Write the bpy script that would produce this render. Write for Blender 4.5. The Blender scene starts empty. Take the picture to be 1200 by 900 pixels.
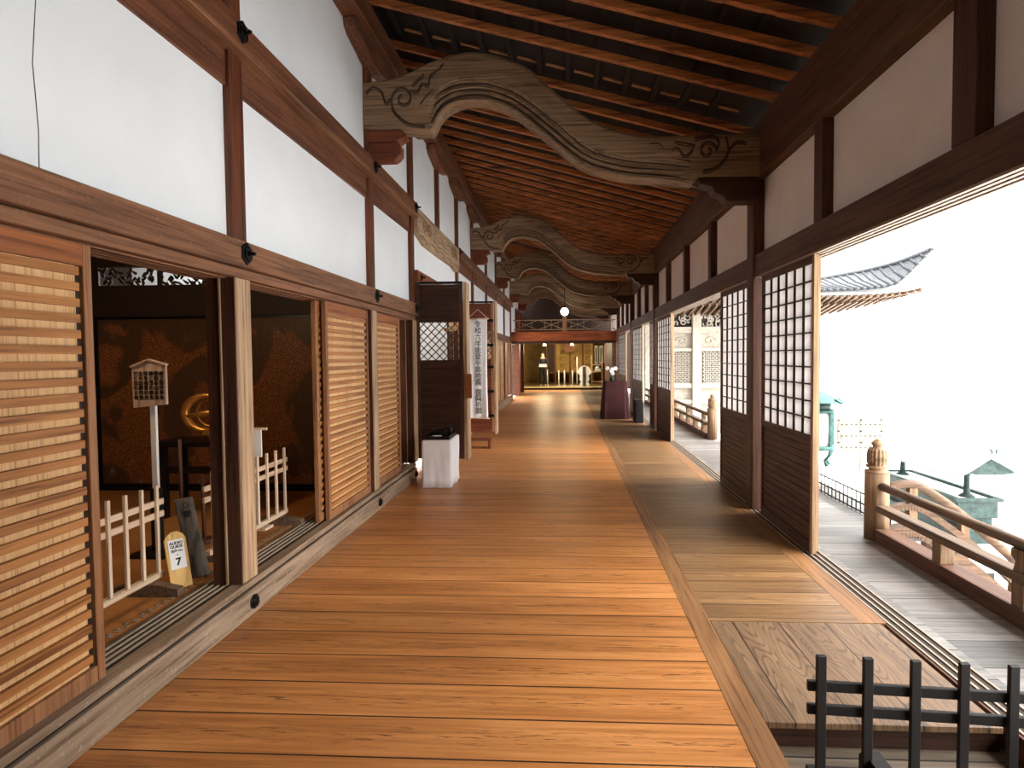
import bpy, bmesh, math, random
from mathutils import Vector, Matrix
random.seed(7)
C = bpy.context.scene.collection
PI = math.pi
S = bpy.context.scene

# ------------------------------------------------------------------ camera
def setup_camera():
    f = 700.0; PX, PY = 623.0, 445.0
    yc = Vector(((662-PX)/f, (PY-418)/f, -1)).normalized()
    u = Vector((-.007, 1, 0)); zc = (u - yc*u.dot(yc)).normalized(); xc = yc.cross(zc)
    M = Matrix((xc, yc, zc))                      # camera vector -> world vector
    cd = bpy.data.cameras.new('camera'); co = bpy.data.objects.new('camera', cd); C.objects.link(co)
    m4 = M.to_4x4(); m4.translation = (0, 0, 1.6); co.matrix_world = m4
    cd.sensor_width = 36; cd.lens = 36*f/1200
    cd.shift_x = (600-PX)/1200; cd.shift_y = (PY-450)/1200
    cd.clip_end = 500
    S.camera = co
setup_camera()

# ------------------------------------------------------------------ materials
def srgb(c):
    return tuple(((v/255)/12.92 if v/255 <= .04045 else (((v/255)+.055)/1.055)**2.4) for v in c) + (1,)
class N:
    def __init__(s, name):
        s.m = bpy.data.materials.new(name); s.m.use_nodes = True
        s.t = s.m.node_tree; s.t.nodes.clear()
        s.out = s.t.nodes.new('ShaderNodeOutputMaterial')
        s.b = s.n('ShaderNodeBsdfPrincipled'); s.l(s.b.outputs[0], s.out.inputs[0])
    def n(s, t, **k):
        x = s.t.nodes.new(t)
        for a, b in k.items(): setattr(x, a, b)
        return x
    def l(s, a, b): s.t.links.new(a, b)
    def math(s, op, a, b=None, c=None):
        x = s.n('ShaderNodeMath', operation=op)
        for i, v in enumerate((a, b, c)):
            if v is None: continue
            if isinstance(v, (int, float)): x.inputs[i].default_value = v
            else: s.l(v, x.inputs[i])
        return x.outputs[0]
    def ramp(s, fac, stops):
        r = s.n('ShaderNodeValToRGB'); e = r.color_ramp.elements
        e[0].position, e[0].color = stops[0]; e[1].position, e[1].color = stops[-1]
        for p, c in stops[1:-1]:
            q = e.new(p); q.color = c
        s.l(fac, r.inputs[0]); return r.outputs[0]
    def mix(s, fac, a, b, mode='MIX'):
        x = s.n('ShaderNodeMix', data_type='RGBA', blend_type=mode)
        for sock, v in ((x.inputs[0], fac), (x.inputs[6], a), (x.inputs[7], b)):
            if isinstance(v, (int, float, tuple)): sock.default_value = v
            else: s.l(v, sock)
        return x.outputs[2]
    def noise(s, vec, scale, detail=3, rough=.55, dist=0):
        x = s.n('ShaderNodeTexNoise'); x.inputs['Scale'].default_value = scale
        x.inputs['Detail'].default_value = detail; x.inputs['Roughness'].default_value = rough
        x.inputs['Distortion'].default_value = dist
        s.l(vec, x.inputs['Vector']); return x.outputs[0]
    def obj(s, scale=(1, 1, 1), rnd=True):
        tc = s.n('ShaderNodeTexCoord'); mp = s.n('ShaderNodeMapping'); mp.inputs['Scale'].default_value = scale
        s.l(tc.outputs['Object'], mp.inputs['Vector'])
        if not rnd: return mp.outputs[0]
        oi = s.n('ShaderNodeObjectInfo'); v = s.n('ShaderNodeVectorMath', operation='SCALE')
        v.inputs[0].default_value = (13, 17, 19); s.l(oi.outputs['Random'], v.inputs['Scale'])
        a = s.n('ShaderNodeVectorMath', operation='ADD'); s.l(mp.outputs[0], a.inputs[0]); s.l(v.outputs[0], a.inputs[1])
        return a.outputs[0]
    def bump(s, h, strength=.3, dist=.01):
        x = s.n('ShaderNodeBump'); x.inputs['Strength'].default_value = strength; x.inputs['Distance'].default_value = dist
        s.l(h, x.inputs['Height']); s.l(x.outputs[0], s.b.inputs['Normal'])

def mk_wood(name, dark, light, axis='Y', rough=.6, fine=60, contrast=1.0, bump=.25, speck=0, spec=.35):
    n = N(name)
    sc = {'X': (1.6, fine, fine), 'Y': (fine, 1.6, fine), 'Z': (fine, fine, 1.6)}[axis]
    v = n.obj(sc)
    sc2 = {'X': (.9, 9, 9), 'Y': (9, .9, 9), 'Z': (9, 9, .9)}[axis]
    v2 = n.obj(sc2)
    a = n.noise(v, 1, 4, .6, .3); b = n.noise(v2, 1, 3, .5, .8)
    m = n.math('ADD', n.math('MULTIPLY', a, .6), n.math('MULTIPLY', b, .4))
    lo, hi = .5-.16/contrast, .5+.14/contrast
    d, l = srgb(dark), srgb(light)
    col = n.ramp(m, [(lo, d), (.5, tuple((x*.45+y*.55) for x, y in zip(d, l))), (hi, l)])
    # darker fine grain lines
    g = n.ramp(a, [(.36, (.45, .42, .4, 1)), (.43, (1, 1, 1, 1))])
    col = n.mix(.55, col, g, 'MULTIPLY')
    if speck:
        w = n.noise(n.obj((1, 1, 1)), 40, 4, .7)
        f = n.ramp(w, [(.6, (0, 0, 0, 1)), (.72, (1, 1, 1, 1))])
        col = n.mix(n.math('MULTIPLY', f, speck), col, srgb((225, 212, 195)))
    n.l(col, n.b.inputs['Base Color']); n.b.inputs['Roughness'].default_value = rough
    n.b.inputs['Specular IOR Level'].default_value = spec
    n.bump(m, bump, .006)
    return n.m

def mk_planks(name, cols, width, run='X', rough=.4, gap=.012, grain=1.0, off=0.0, gapcol=(40, 24, 15), figure=False):
    """boards running along `run`, jointed across the other axis"""
    n = N(name)
    tc = n.n('ShaderNodeTexCoord'); sp = n.n('ShaderNodeSeparateXYZ'); n.l(tc.outputs['Object'], sp.inputs[0])
    x, y = (sp.outputs[0], sp.outputs[1]) if run == 'X' else (sp.outputs[1], sp.outputs[0])
    k = n.math('DIVIDE', n.math('ADD', y, 50+off), width)
    idx = n.math('FLOOR', k); fr = n.math('FRACT', k)
    wn = n.n('ShaderNodeTexWhiteNoise', noise_dimensions='1D'); n.l(idx, wn.inputs['W'])
    r = wn.outputs['Value']
    cb = n.n('ShaderNodeCombineXYZ')
    n.l(n.math('ADD', n.math('MULTIPLY', x, 1.3), n.math('MULTIPLY', r, 57.0)), cb.inputs[0])
    n.l(n.math('MULTIPLY', y, 34.0), cb.inputs[1]); n.l(n.math('MULTIPLY', r, 31.0), cb.inputs[2])
    a = n.noise(cb.outputs[0], 1, 4, .6, .4)
    cb2 = n.n('ShaderNodeCombineXYZ')
    n.l(n.math('ADD', n.math('MULTIPLY', x, .5), n.math('MULTIPLY', r, 91.0)), cb2.inputs[0])
    n.l(n.math('MULTIPLY', y, 3.0), cb2.inputs[1])
    b = n.noise(cb2.outputs[0], 1, 2, .5)
    d, m_, l = [srgb(c) for c in cols]
    mval = n.math('ADD', n.math('MULTIPLY', a, .55), n.math('MULTIPLY', b, .45))
    col = n.ramp(mval, [(.36, d), (.5, m_), (.64, l)])
    # dark cathedral-grain dashes along the heart of each board
    cb3 = n.n('ShaderNodeCombineXYZ')
    n.l(n.math('ADD', n.math('MULTIPLY', x, 7.0), n.math('MULTIPLY', r, 23.0)), cb3.inputs[0])
    n.l(n.math('MULTIPLY', y, 90.0), cb3.inputs[1]); n.l(idx, cb3.inputs[2])
    c3 = n.noise(cb3.outputs[0], 1, 3, .6, .5)
    heart = n.math('SUBTRACT', 1.0, n.math('MULTIPLY', n.math('ABSOLUTE', n.math('SUBTRACT', fr, .5)), 2.6))
    heart = n.math('MAXIMUM', heart, 0.0)
    dash = n.math('MULTIPLY', n.ramp(c3, [(.56, (0, 0, 0, 1)), (.63, (1, 1, 1, 1))]), heart)
    col = n.mix(n.math('MULTIPLY', dash, .75*grain), col, srgb(tuple(v*.35 for v in cols[0])))
    if figure:
        cb4 = n.n('ShaderNodeCombineXYZ')
        n.l(n.math('ADD', n.math('MULTIPLY', x, .9), n.math('MULTIPLY', r, 20.0)), cb4.inputs[0])
        n.l(n.math('MULTIPLY', fr, 1.5), cb4.inputs[1]); n.l(idx, cb4.inputs[2])
        nz = n.noise(cb4.outputs[0], 1, 1.5, .4, .2)
        f4 = n.ramp(n.math('FRACT', n.math('MULTIPLY', nz, 26.0)), [(.0, (1, 1, 1, 1)), (.28, (.2, .2, .2, 1)), (.45, (0, 0, 0, 1)), (.9, (0, 0, 0, 1)), (1, (1, 1, 1, 1))])
        col = n.mix(n.math('MULTIPLY', f4, .6), col, srgb(tuple(v*.4 for v in cols[0])))
    bw = n.math('ADD', n.math('MULTIPLY', r, .16), .92)
    hsv = n.n('ShaderNodeHueSaturation'); n.l(col, hsv.inputs['Color']); n.l(bw, hsv.inputs['Value']); col = hsv.outputs[0]
    e = n.math('MINIMUM', fr, n.math('SUBTRACT', 1.0, fr))
    gp = n.math('LESS_THAN', e, gap/width*.5)
    col = n.mix(gp, col, srgb(gapcol))
    n.l(col, n.b.inputs['Base Color'])
    rr = n.math('ADD', rough-.08, n.math('MULTIPLY', a, .16)); n.l(rr, n.b.inputs['Roughness'])
    h = n.math('SUBTRACT', n.math('MULTIPLY', a, .25), n.math('MULTIPLY', gp, 1.0)); n.bump(h, .35, .006)
    return n.m

def mk_plain(name, col, rough=.7, metal=0, var=.06, scale=8, bump=0, spec=.4):
    n = N(name); v = n.obj((1, 1, 1)); a = n.noise(v, scale, 4, .6)
    c = srgb(col)
    col = n.ramp(a, [(.3, tuple(x*(1-var*2) for x in c[:3])+(1,)), (.7, tuple(min(1, x*(1+var)) for x in c[:3])+(1,))])
    n.l(col, n.b.inputs['Base Color']); n.b.inputs['Roughness'].default_value = rough
    n.b.inputs['Metallic'].default_value = metal; n.b.inputs['Specular IOR Level'].default_value = spec
    if bump: n.bump(n.noise(v, scale*6, 3), bump, .005)
    return n.m
def mk_emit(name, col, strength):
    n = N(name); n.b.inputs['Base Color'].default_value = srgb(col)
    n.b.inputs['Emission Color'].default_value = srgb(col); n.b.inputs['Emission Strength'].default_value = strength
    return n.m
def mk_paper(name, col):
    n = N(name); n.b.inputs['Base Color'].default_value = srgb(col); n.b.inputs['Roughness'].default_value = .9
    tr = n.n('ShaderNodeBsdfTranslucent'); tr.inputs[0].default_value = srgb(col)
    mx = n.n('ShaderNodeMixShader'); mx.inputs[0].default_value = .65
    n.l(n.b.outputs[0], mx.inputs[1]); n.l(tr.outputs[0], mx.inputs[2]); n.l(mx.outputs[0], n.out.inputs[0])
    return n.m

M = {}
def build_materials():
    M['plaster'] = mk_plain('white_plaster', (232, 238, 243), .9, var=.02, scale=2, bump=.15, spec=.1)
    M['plaster_warm'] = mk_plain('warm_plaster', (240, 232, 226), .9, var=.03, scale=3, bump=.2, spec=.1)
    M['nageshi'] = mk_wood('weathered_brown_beam', (84, 52, 34), (150, 104, 72), 'Y', .6, speck=.12)
    M['upbeam'] = mk_wood('red_brown_beam', (64, 34, 21), (128, 80, 54), 'Y', .6, speck=.15)
    M['strutZ'] = mk_wood('red_brown_strut', (56, 28, 16), (122, 68, 40), 'Z', .5, fine=45)
    M['postZ'] = mk_wood('pale_worn_post', (135, 104, 77), (204, 173, 137), 'Z', .6, fine=50)
    M['plinth'] = mk_wood('pale_worn_sill', (110, 88, 68), (166, 144, 121), 'Y', .6, fine=40, speck=.4, bump=.4)
    M['trackdark'] = mk_plain('dark_track', (40, 26, 20), .6)
    M['tracklight'] = mk_plain('worn_track_ridge', (168, 148, 128), .5)
    M['slatboard'] = mk_wood('honey_slat_board', (183, 136, 86), (235, 194, 140), 'Z', .6, fine=110, contrast=.7)
    M['slat'] = mk_wood('brown_slat', (134, 82, 42), (192, 132, 74), 'Y', .55, fine=60)
    M['stile'] = mk_wood('brown_stile', (113, 71, 44), (174, 124, 84), 'Z', .55, fine=60)
    M['toprail'] = mk_wood('orange_top_rail', (122, 68, 32), (168, 100, 54), 'Y', .55)
    M['darkY'] = mk_wood('dark_brown_beam', (58, 36, 27), (108, 74, 54), 'Y', .6, fine=50)
    M['darkZ'] = mk_wood('dark_brown_post', (52, 31, 23), (98, 62, 45), 'Z', .55, fine=50)
    M['darkX'] = mk_wood('dark_brown_cross', (40, 23, 16), (77, 48, 33), 'X', .55, fine=50)
    M['lattice'] = mk_wood('black_brown_lattice', (31, 23, 20), (54, 40, 34), 'Z', .6)
    M['rafter'] = mk_wood('rafter_wood', (104, 54, 28), (216, 136, 78), 'X', .5, fine=50, spec=.5)
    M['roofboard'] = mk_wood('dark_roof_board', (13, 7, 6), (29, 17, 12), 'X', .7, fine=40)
    M['lit_lip'] = mk_wood('lit_board_lip', (130, 88, 56), (190, 140, 96), 'X', .6, fine=40)  # lightened so the board edges read as lit; light put into the colour
    M['koryo'] = mk_wood('weathered_carved_beam', (92, 71, 52), (166, 136, 104), 'X', .6, fine=46, contrast=.9, bump=.4)
    M['koryo_dark'] = mk_plain('groove_shadow_wood', (62, 46, 36), .7)  # shade of beam grooves and scroll lines, put into a dark colour
    M['carved'] = mk_wood('pale_carved_board', (128, 104, 80), (186, 160, 130), 'Y', .7, fine=30, bump=.5)
    M['floor'] = mk_planks('floor_planks', [(154, 97, 50), (190, 125, 68), (213, 148, 87)], .27, 'X', .42, .009, 1.0, off=-.03)
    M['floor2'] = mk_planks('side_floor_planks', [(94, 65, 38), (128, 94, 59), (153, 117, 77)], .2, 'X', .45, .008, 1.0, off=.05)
    M['board_edge'] = mk_wood('floor_border_board', (110, 74, 44), (158, 114, 74), 'Y', .5, fine=60)
    M['platform'] = mk_planks('worn_platform_boards', [(94, 70, 49), (124, 95, 67), (144, 115, 85)], .27, 'Y', .5, .008, .6, figure=True, off=.05)
    M['veranda'] = mk_planks('grey_veranda_planks', [(74, 71, 69), (112, 108, 104), (144, 140, 137)], .3, 'X', .45, .012, .7, gapcol=(44, 40, 37))
    M['lowfloor'] = mk_planks('grey_brown_planks', [(74, 64, 54), (104, 92, 78), (130, 118, 102)], .2, 'X', .5, .01, .5, gapcol=(33, 28, 25))
    M['tatami'] = mk_plain('orange_brown_mat', (172, 112, 54), .7, var=.1, scale=6)
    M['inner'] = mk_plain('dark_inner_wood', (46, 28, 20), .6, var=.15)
    M['black'] = mk_plain('black_lacquer', (16, 13, 13), .35, var=.1)
    M['blackwood'] = mk_plain('black_painted_wood', (22, 18, 18), .55, var=.1)
    M['iron'] = mk_plain('dark_iron', (34, 38, 38), .35, .7, var=.2, scale=40)
    M['pale'] = mk_wood('pale_new_wood', (199, 169, 138), (235, 213, 186), 'Z', .6, fine=60)
    M['paleY'] = mk_wood('pale_new_wood_rail', (193, 161, 130), (230, 207, 179), 'Y', .6, fine=60)
    M['gold'] = mk_wood('yellow_signboard', (196, 148, 70), (232, 190, 110), 'Z', .5, fine=40)
    M['greyboard'] = mk_wood('grey_old_board', (73, 68, 59), (148, 140, 123), 'Z', .6, fine=30, bump=.5)
    M['signwood'] = mk_wood('pinkish_sign_wood', (169, 136, 117), (210, 183, 163), 'Z', .6, fine=30)
    M['white'] = mk_plain('white_paint', (238, 238, 236), .6, var=.01)
    M['cloth'] = mk_plain('white_cloth', (242, 242, 244), .85, var=.02, spec=.1)
    M['ink'] = mk_plain('black_ink', (14, 14, 16), .6, var=.01)
    M['paper'] = mk_paper('shoji_paper', (206, 202, 200))
    M['goldmetal'] = mk_plain('gilded_metal', (226, 160, 80), .35, .8, var=.15, scale=20)
    M['teal'] = mk_plain('verdigris_bronze', (60, 104, 98), .6, .2, var=.25, scale=14)
    M['lit_bronze'] = mk_plain('pale_lit_bronze', (176, 196, 190), .55, .1, var=.1, scale=12)  # pale colour paints the strong daylight on the burner roof
    M['bronze'] = mk_plain('dark_green_bronze', (50, 68, 65), .5, .3, var=.3, scale=12)
    M['railwood'] = mk_wood('weathered_rail_wood', (65, 50, 38), (119, 97, 76), 'Y', .6, fine=40)
    M['railwoodZ'] = mk_wood('weathered_rail_post_wood', (83, 61, 43), (144, 115, 86), 'Z', .6, fine=40)
    M['gravel'] = mk_plain('white_gravel', (236, 234, 230), .9, var=.03, scale=3, bump=.2)
    M['gatewood'] = mk_plain('bleached_gate_wood', (160, 151, 138), .7, var=.12, scale=9, bump=.4)
    M['gatedark'] = mk_plain('gate_recess', (34, 30, 28), .8, var=.2)
    M['tile'] = mk_plain('grey_roof_tile', (63, 65, 68), .6, var=.25, scale=14)
    M['redcloth'] = mk_plain('dark_maroon_cloth', (62, 20, 20), .8, var=.2)
    M['skin'] = mk_plain('skin', (205, 160, 130), .6, var=.05)
    M['hair'] = mk_plain('black_hair', (20, 16, 15), .6)
    M['clothes'] = mk_plain('black_clothes', (24, 23, 26), .8)
    M['yellowwall'] = mk_plain('gold_screen_paper', (212, 172, 96), .6, var=.12, scale=3)
    M['farfloor'] = mk_planks('far_room_floor', [(182, 150, 96), (206, 178, 120), (219, 196, 141)], .3, 'X', .4, .01, .3)
    M['bulb'] = mk_emit('lamp_glow', (255, 250, 238), 9)
    M['warmbulb'] = mk_emit('warm_lamp_glow', (255, 214, 150), 14)
    M['redwood'] = mk_wood('red_lintel_wood', (78, 36, 20), (132, 68, 40), 'X', .5)
    M['railwoodX'] = mk_wood('weathered_stair_rail_wood', (63, 45, 32), (115, 88, 65), 'X', .6, fine=40)
    M['lintelwood'] = mk_wood('orange_red_lintel_wood', (110, 50, 24), (190, 104, 58), 'X', .5)
    M['redwoodY'] = mk_wood('red_beam_wood', (96, 50, 28), (150, 88, 56), 'Y', .5)
    # painted gold screen, dark with cloud bands
    n = N('painted_gold_screen'); v = n.obj((1, 1, 1), False)
    a = n.noise(v, 1.1, 3, .5, .6); g = n.noise(v, 60, 4, .7)
    col = n.ramp(g, [(.35, srgb((70, 40, 20))), (.5, srgb((122, 70, 34))), (.68, srgb((178, 108, 54)))])
    cl = n.ramp(a, [(.47, (0, 0, 0, 1)), (.5, (1, 1, 1, 1)), (.62, (1, 1, 1, 1)), (.64, (0, 0, 0, 1))])
    col = n.mix(n.math('MULTIPLY', cl, .75), col, srgb((52, 40, 28)))
    sp = n.noise(v, 9, 4, .7); f = n.ramp(sp, [(.62, (0, 0, 0, 1)), (.68, (1, 1, 1, 1))])
    zz = n.n('ShaderNodeSeparateXYZ'); n.l(v, zz.inputs[0])
    low = n.ramp(zz.outputs[2], [(.3, (1, 1, 1, 1)), (.9, (0, 0, 0, 1))])
    col = n.mix(n.math('MULTIPLY', n.math('MULTIPLY', f, low), .8), col, srgb((150, 118, 80)))
    n.l(col, n.b.inputs['Base Color']); n.b.inputs['Roughness'].default_value = .5; M['screen'] = n.m
    # folding-screen paper with ink figures
build_materials()

# ------------------------------------------------------------------ mesh builder
class MB:
    def __init__(s): s.v = []; s.f = []; s.sm = []
    def add(s, vs, fs, smooth=False):
        o = len(s.v); s.v += [tuple(v) for v in vs]
        for f in fs: s.f.append(tuple(i+o for i in f)); s.sm.append(smooth)
        return s
    def box(s, x0, x1, y0, y1, z0, z1):
        x0, x1 = min(x0, x1), max(x0, x1); y0, y1 = min(y0, y1), max(y0, y1); z0, z1 = min(z0, z1), max(z0, z1)
        return s.add([(x0, y0, z0), (x1, y0, z0), (x1, y1, z0), (x0, y1, z0), (x0, y0, z1), (x1, y0, z1), (x1, y1, z1), (x0, y1, z1)],
                     [(0, 3, 2, 1), (4, 5, 6, 7), (0, 1, 5, 4), (1, 2, 6, 5), (2, 3, 7, 6), (3, 0, 4, 7)])
    def bar(s, a, b, w, h, up=(0, 0, 1)):
        a, b = Vector(a), Vector(b); d = (b-a).normalized(); up = Vector(up)
        if abs(d.dot(up)) > .98: up = Vector((0, 1, 0))
        r = d.cross(up).normalized()*w/2; u = r.cross(d).normalized()*h/2
        p = [q + e for q in (a, b) for e in (-r-u, r-u, r+u, -r+u)]
        return s.add(p, [(0, 1, 2, 3), (7, 6, 5, 4), (0, 4, 5, 1), (1, 5, 6, 2), (2, 6, 7, 3), (3, 7, 4, 0)])
    def cyl(s, a, b, r, n=12, r2=None, smooth=True):
        r2 = r if r2 is None else r2; a, b = Vector(a), Vector(b); d = (b-a).normalized()
        up = Vector((0, 0, 1)) if abs(d.z) < .9 else Vector((1, 0, 0)); x = d.cross(up).normalized(); y = d.cross(x)
        vs = [a+(x*math.cos(t)+y*math.sin(t))*r for t in [2*PI*i/n for i in range(n)]] + \
             [b+(x*math.cos(t)+y*math.sin(t))*r2 for t in [2*PI*i/n for i in range(n)]]
        s.add(vs, [(i, (i+1) % n, n+(i+1) % n, n+i) for i in range(n)], smooth)
        o = len(s.v)-2*n
        s.f.append(tuple(o+i for i in range(n))[::-1]); s.sm.append(False)
        s.f.append(tuple(o+n+i for i in range(n))); s.sm.append(False)
        return s
    def tube(s, pts, r, n=8):
        pts = [Vector(p) for p in pts]; rs = r if isinstance(r, (list, tuple)) else [r]*len(pts)
        rings = []; px = None
        for i, p in enumerate(pts):
            d = (pts[min(i+1, len(pts)-1)]-pts[max(i-1, 0)]).normalized()
            if px is None:
                up = Vector((0, 0, 1)) if abs(d.z) < .9 else Vector((1, 0, 0)); x = d.cross(up).normalized()
            else: x = (px-d*px.dot(d)).normalized()
            px = x; y = d.cross(x)
            rings.append([p+(x*math.cos(2*PI*k/n)+y*math.sin(2*PI*k/n))*rs[i] for k in range(n)])
        vs = [v for g in rings for v in g]; fs = []
        for i in range(len(pts)-1):
            for k in range(n): fs.append((i*n+k, i*n+(k+1) % n, (i+1)*n+(k+1) % n, (i+1)*n+k))
        s.add(vs, fs, True); o = len(s.v)-len(vs)
        s.f.append(tuple(o+k for k in range(n))[::-1]); s.sm.append(False)
        e = o+(len(pts)-1)*n; s.f.append(tuple(e+k for k in range(n))); s.sm.append(False)
        return s
    def lathe(s, c, prof, n=20, flute=0, fz=None):
        vs = []; fs = []
        for (r, z) in prof:
            for k in range(n):
                t = 2*PI*k/n; q = r
                if flute and fz and fz[0] <= z <= fz[1]: q = r*(1-flute*(.5+.5*math.cos(t*n/3)))
                vs.append((c[0]+q*math.cos(t), c[1]+q*math.sin(t), c[2]+z))
        m = len(prof)
        for i in range(m-1):
            for k in range(n): fs.append((i*n+k, i*n+(k+1) % n, (i+1)*n+(k+1) % n, (i+1)*n+k))
        s.add(vs, fs, True); o = len(s.v)-len(vs)
        s.f.append(tuple(o+k for k in range(n))[::-1]); s.sm.append(False)
        e = o+(m-1)*n; s.f.append(tuple(e+k for k in range(n))); s.sm.append(False)
        return s
    def prism(s, poly, plane, a, b, smooth=False):
        """extrude a 2-D outline: plane 'XZ' (along Y), 'YZ' (along X), 'XY' (along Z)"""
        def P(p, t):
            return {'XZ': (p[0], t, p[1]), 'YZ': (t, p[0], p[1]), 'XY': (p[0], p[1], t)}[plane]
        n = len(poly)
        s.add([P(p, a) for p in poly]+[P(p, b) for p in poly],
              [tuple(range(n))[::-1], tuple(range(n, 2*n))]+[(i, (i+1) % n, n+(i+1) % n, n+i) for i in range(n)], smooth)
        return s

def link_mesh(name, mb, mat, parent=None, bevel=0, origin=None, M4=None):
    if origin is None:
        if parent is not None: origin = Vector((0, 0, 0))
        else:
            xs, ys, zs = zip(*mb.v); origin = Vector(((min(xs)+max(xs))/2, (min(ys)+max(ys))/2, min(zs)))
    origin = Vector(origin)
    if parent is not None:
        p = parent; wo = Vector((0, 0, 0))
        while p is not None: wo += p.location; p = p.parent
        me_off = wo
    else: me_off = origin
    me = bpy.data.meshes.new(name); me.from_pydata([tuple(Vector(v)-me_off) for v in mb.v], [], mb.f)
    me.polygons.foreach_set('use_smooth', mb.sm)
    bm = bmesh.new(); bm.from_mesh(me); bmesh.ops.recalc_face_normals(bm, faces=bm.faces); bm.to_mesh(me); bm.free()
    me.materials.append(M[mat] if isinstance(mat, str) else mat)
    o = bpy.data.objects.new(name, me); C.objects.link(o)
    if parent is not None: o.parent = parent
    else: o.location = origin
    if bevel:
        b = o.modifiers.new('bevel', 'BEVEL'); b.width = bevel; b.segments = 1; b.limit_method = 'ANGLE'; b.angle_limit = math.radians(50)
    return o
def tag(o, label, cat, group=None, kind=None):
    if label: o['label'] = label
    if cat: o['category'] = cat
    if group: o['group'] = group
    if kind: o['kind'] = kind
    return o
def thing(name, label, cat, loc, group=None, kind=None):
    o = bpy.data.objects.new(name, None); C.objects.link(o); o.location = loc
    o.empty_display_size = .1
    return tag(o, label, cat, group, kind)
def struct(name, mb, mat, label=None, cat=None, bevel=0, group=None):
    o = link_mesh(name, mb, mat, bevel=bevel); return tag(o, label, cat, group, 'structure')
def solo(name, mb, mat, label, cat, group=None, bevel=0):
    return tag(link_mesh(name, mb, mat, bevel=bevel), label, cat, group)
def part(name, mb, mat, parent, label=None, bevel=0):
    o = link_mesh(name, mb, mat, parent, bevel=bevel)
    if label: o['label'] = label
    return o
def dup(root, loc, label=None, group=None, rotz=None):
    r = root.copy(); C.objects.link(r); r.location = loc
    if rotz is not None: r.rotation_euler = (0, 0, rotz)
    if label: r['label'] = label
    if group: r['group'] = group
    for ch in list(root.children):
        c = ch.copy(); C.objects.link(c); c.parent = r
        for g in ch.children:
            d = g.copy(); C.objects.link(d); d.parent = c
    return r
FONTCACHE = {}
def text_mesh(name, body, size, mat, parent, origin, xdir, updir, align='CENTER', depth=.001, bold=0, squash=1.0):
    """lettering standing on a surface: real flat geometry, xdir along the line of writing"""
    cu = bpy.data.curves.new(name, 'FONT'); cu.body = body; cu.size = size; cu.align_x = align; cu.align_y = 'CENTER'
    cu.extrude = depth; cu.offset = bold
    cu.resolution_u = 3
    t = bpy.data.objects.new(name, cu); C.objects.link(t)
    dg = bpy.context.evaluated_depsgraph_get(); dg.update()
    me = bpy.data.meshes.new_from_object(t.evaluated_get(dg)); me.name = name
    bpy.data.objects.remove(t); bpy.data.curves.remove(cu)
    x = Vector(xdir).normalized(); u = Vector(updir).normalized(); nrm = x.cross(u)
    wo = Vector((0, 0, 0)); p = parent
    while p is not None: wo += p.location; p = p.parent
    mt = Matrix((x*squash, u, nrm)).transposed().to_4x4(); mt.translation = Vector(origin)-wo
    me.transform(mt); me.materials.clear(); me.materials.append(M[mat])
    o = bpy.data.objects.new(name, me); C.objects.link(o); o.parent = parent
    return o
def vtext_column(body, size, pitch, origin, xdir, updir, parent, name='lettering', bold=0):
    """one vertical column of characters as ONE mesh"""
    return text_mesh(name, '\n'.join(body), size, 'ink', parent, origin, xdir, updir, bold=bold)

XL, XR = -2.0, 1.94
YF = 22.5          # cross lintel that ends the gallery
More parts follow.
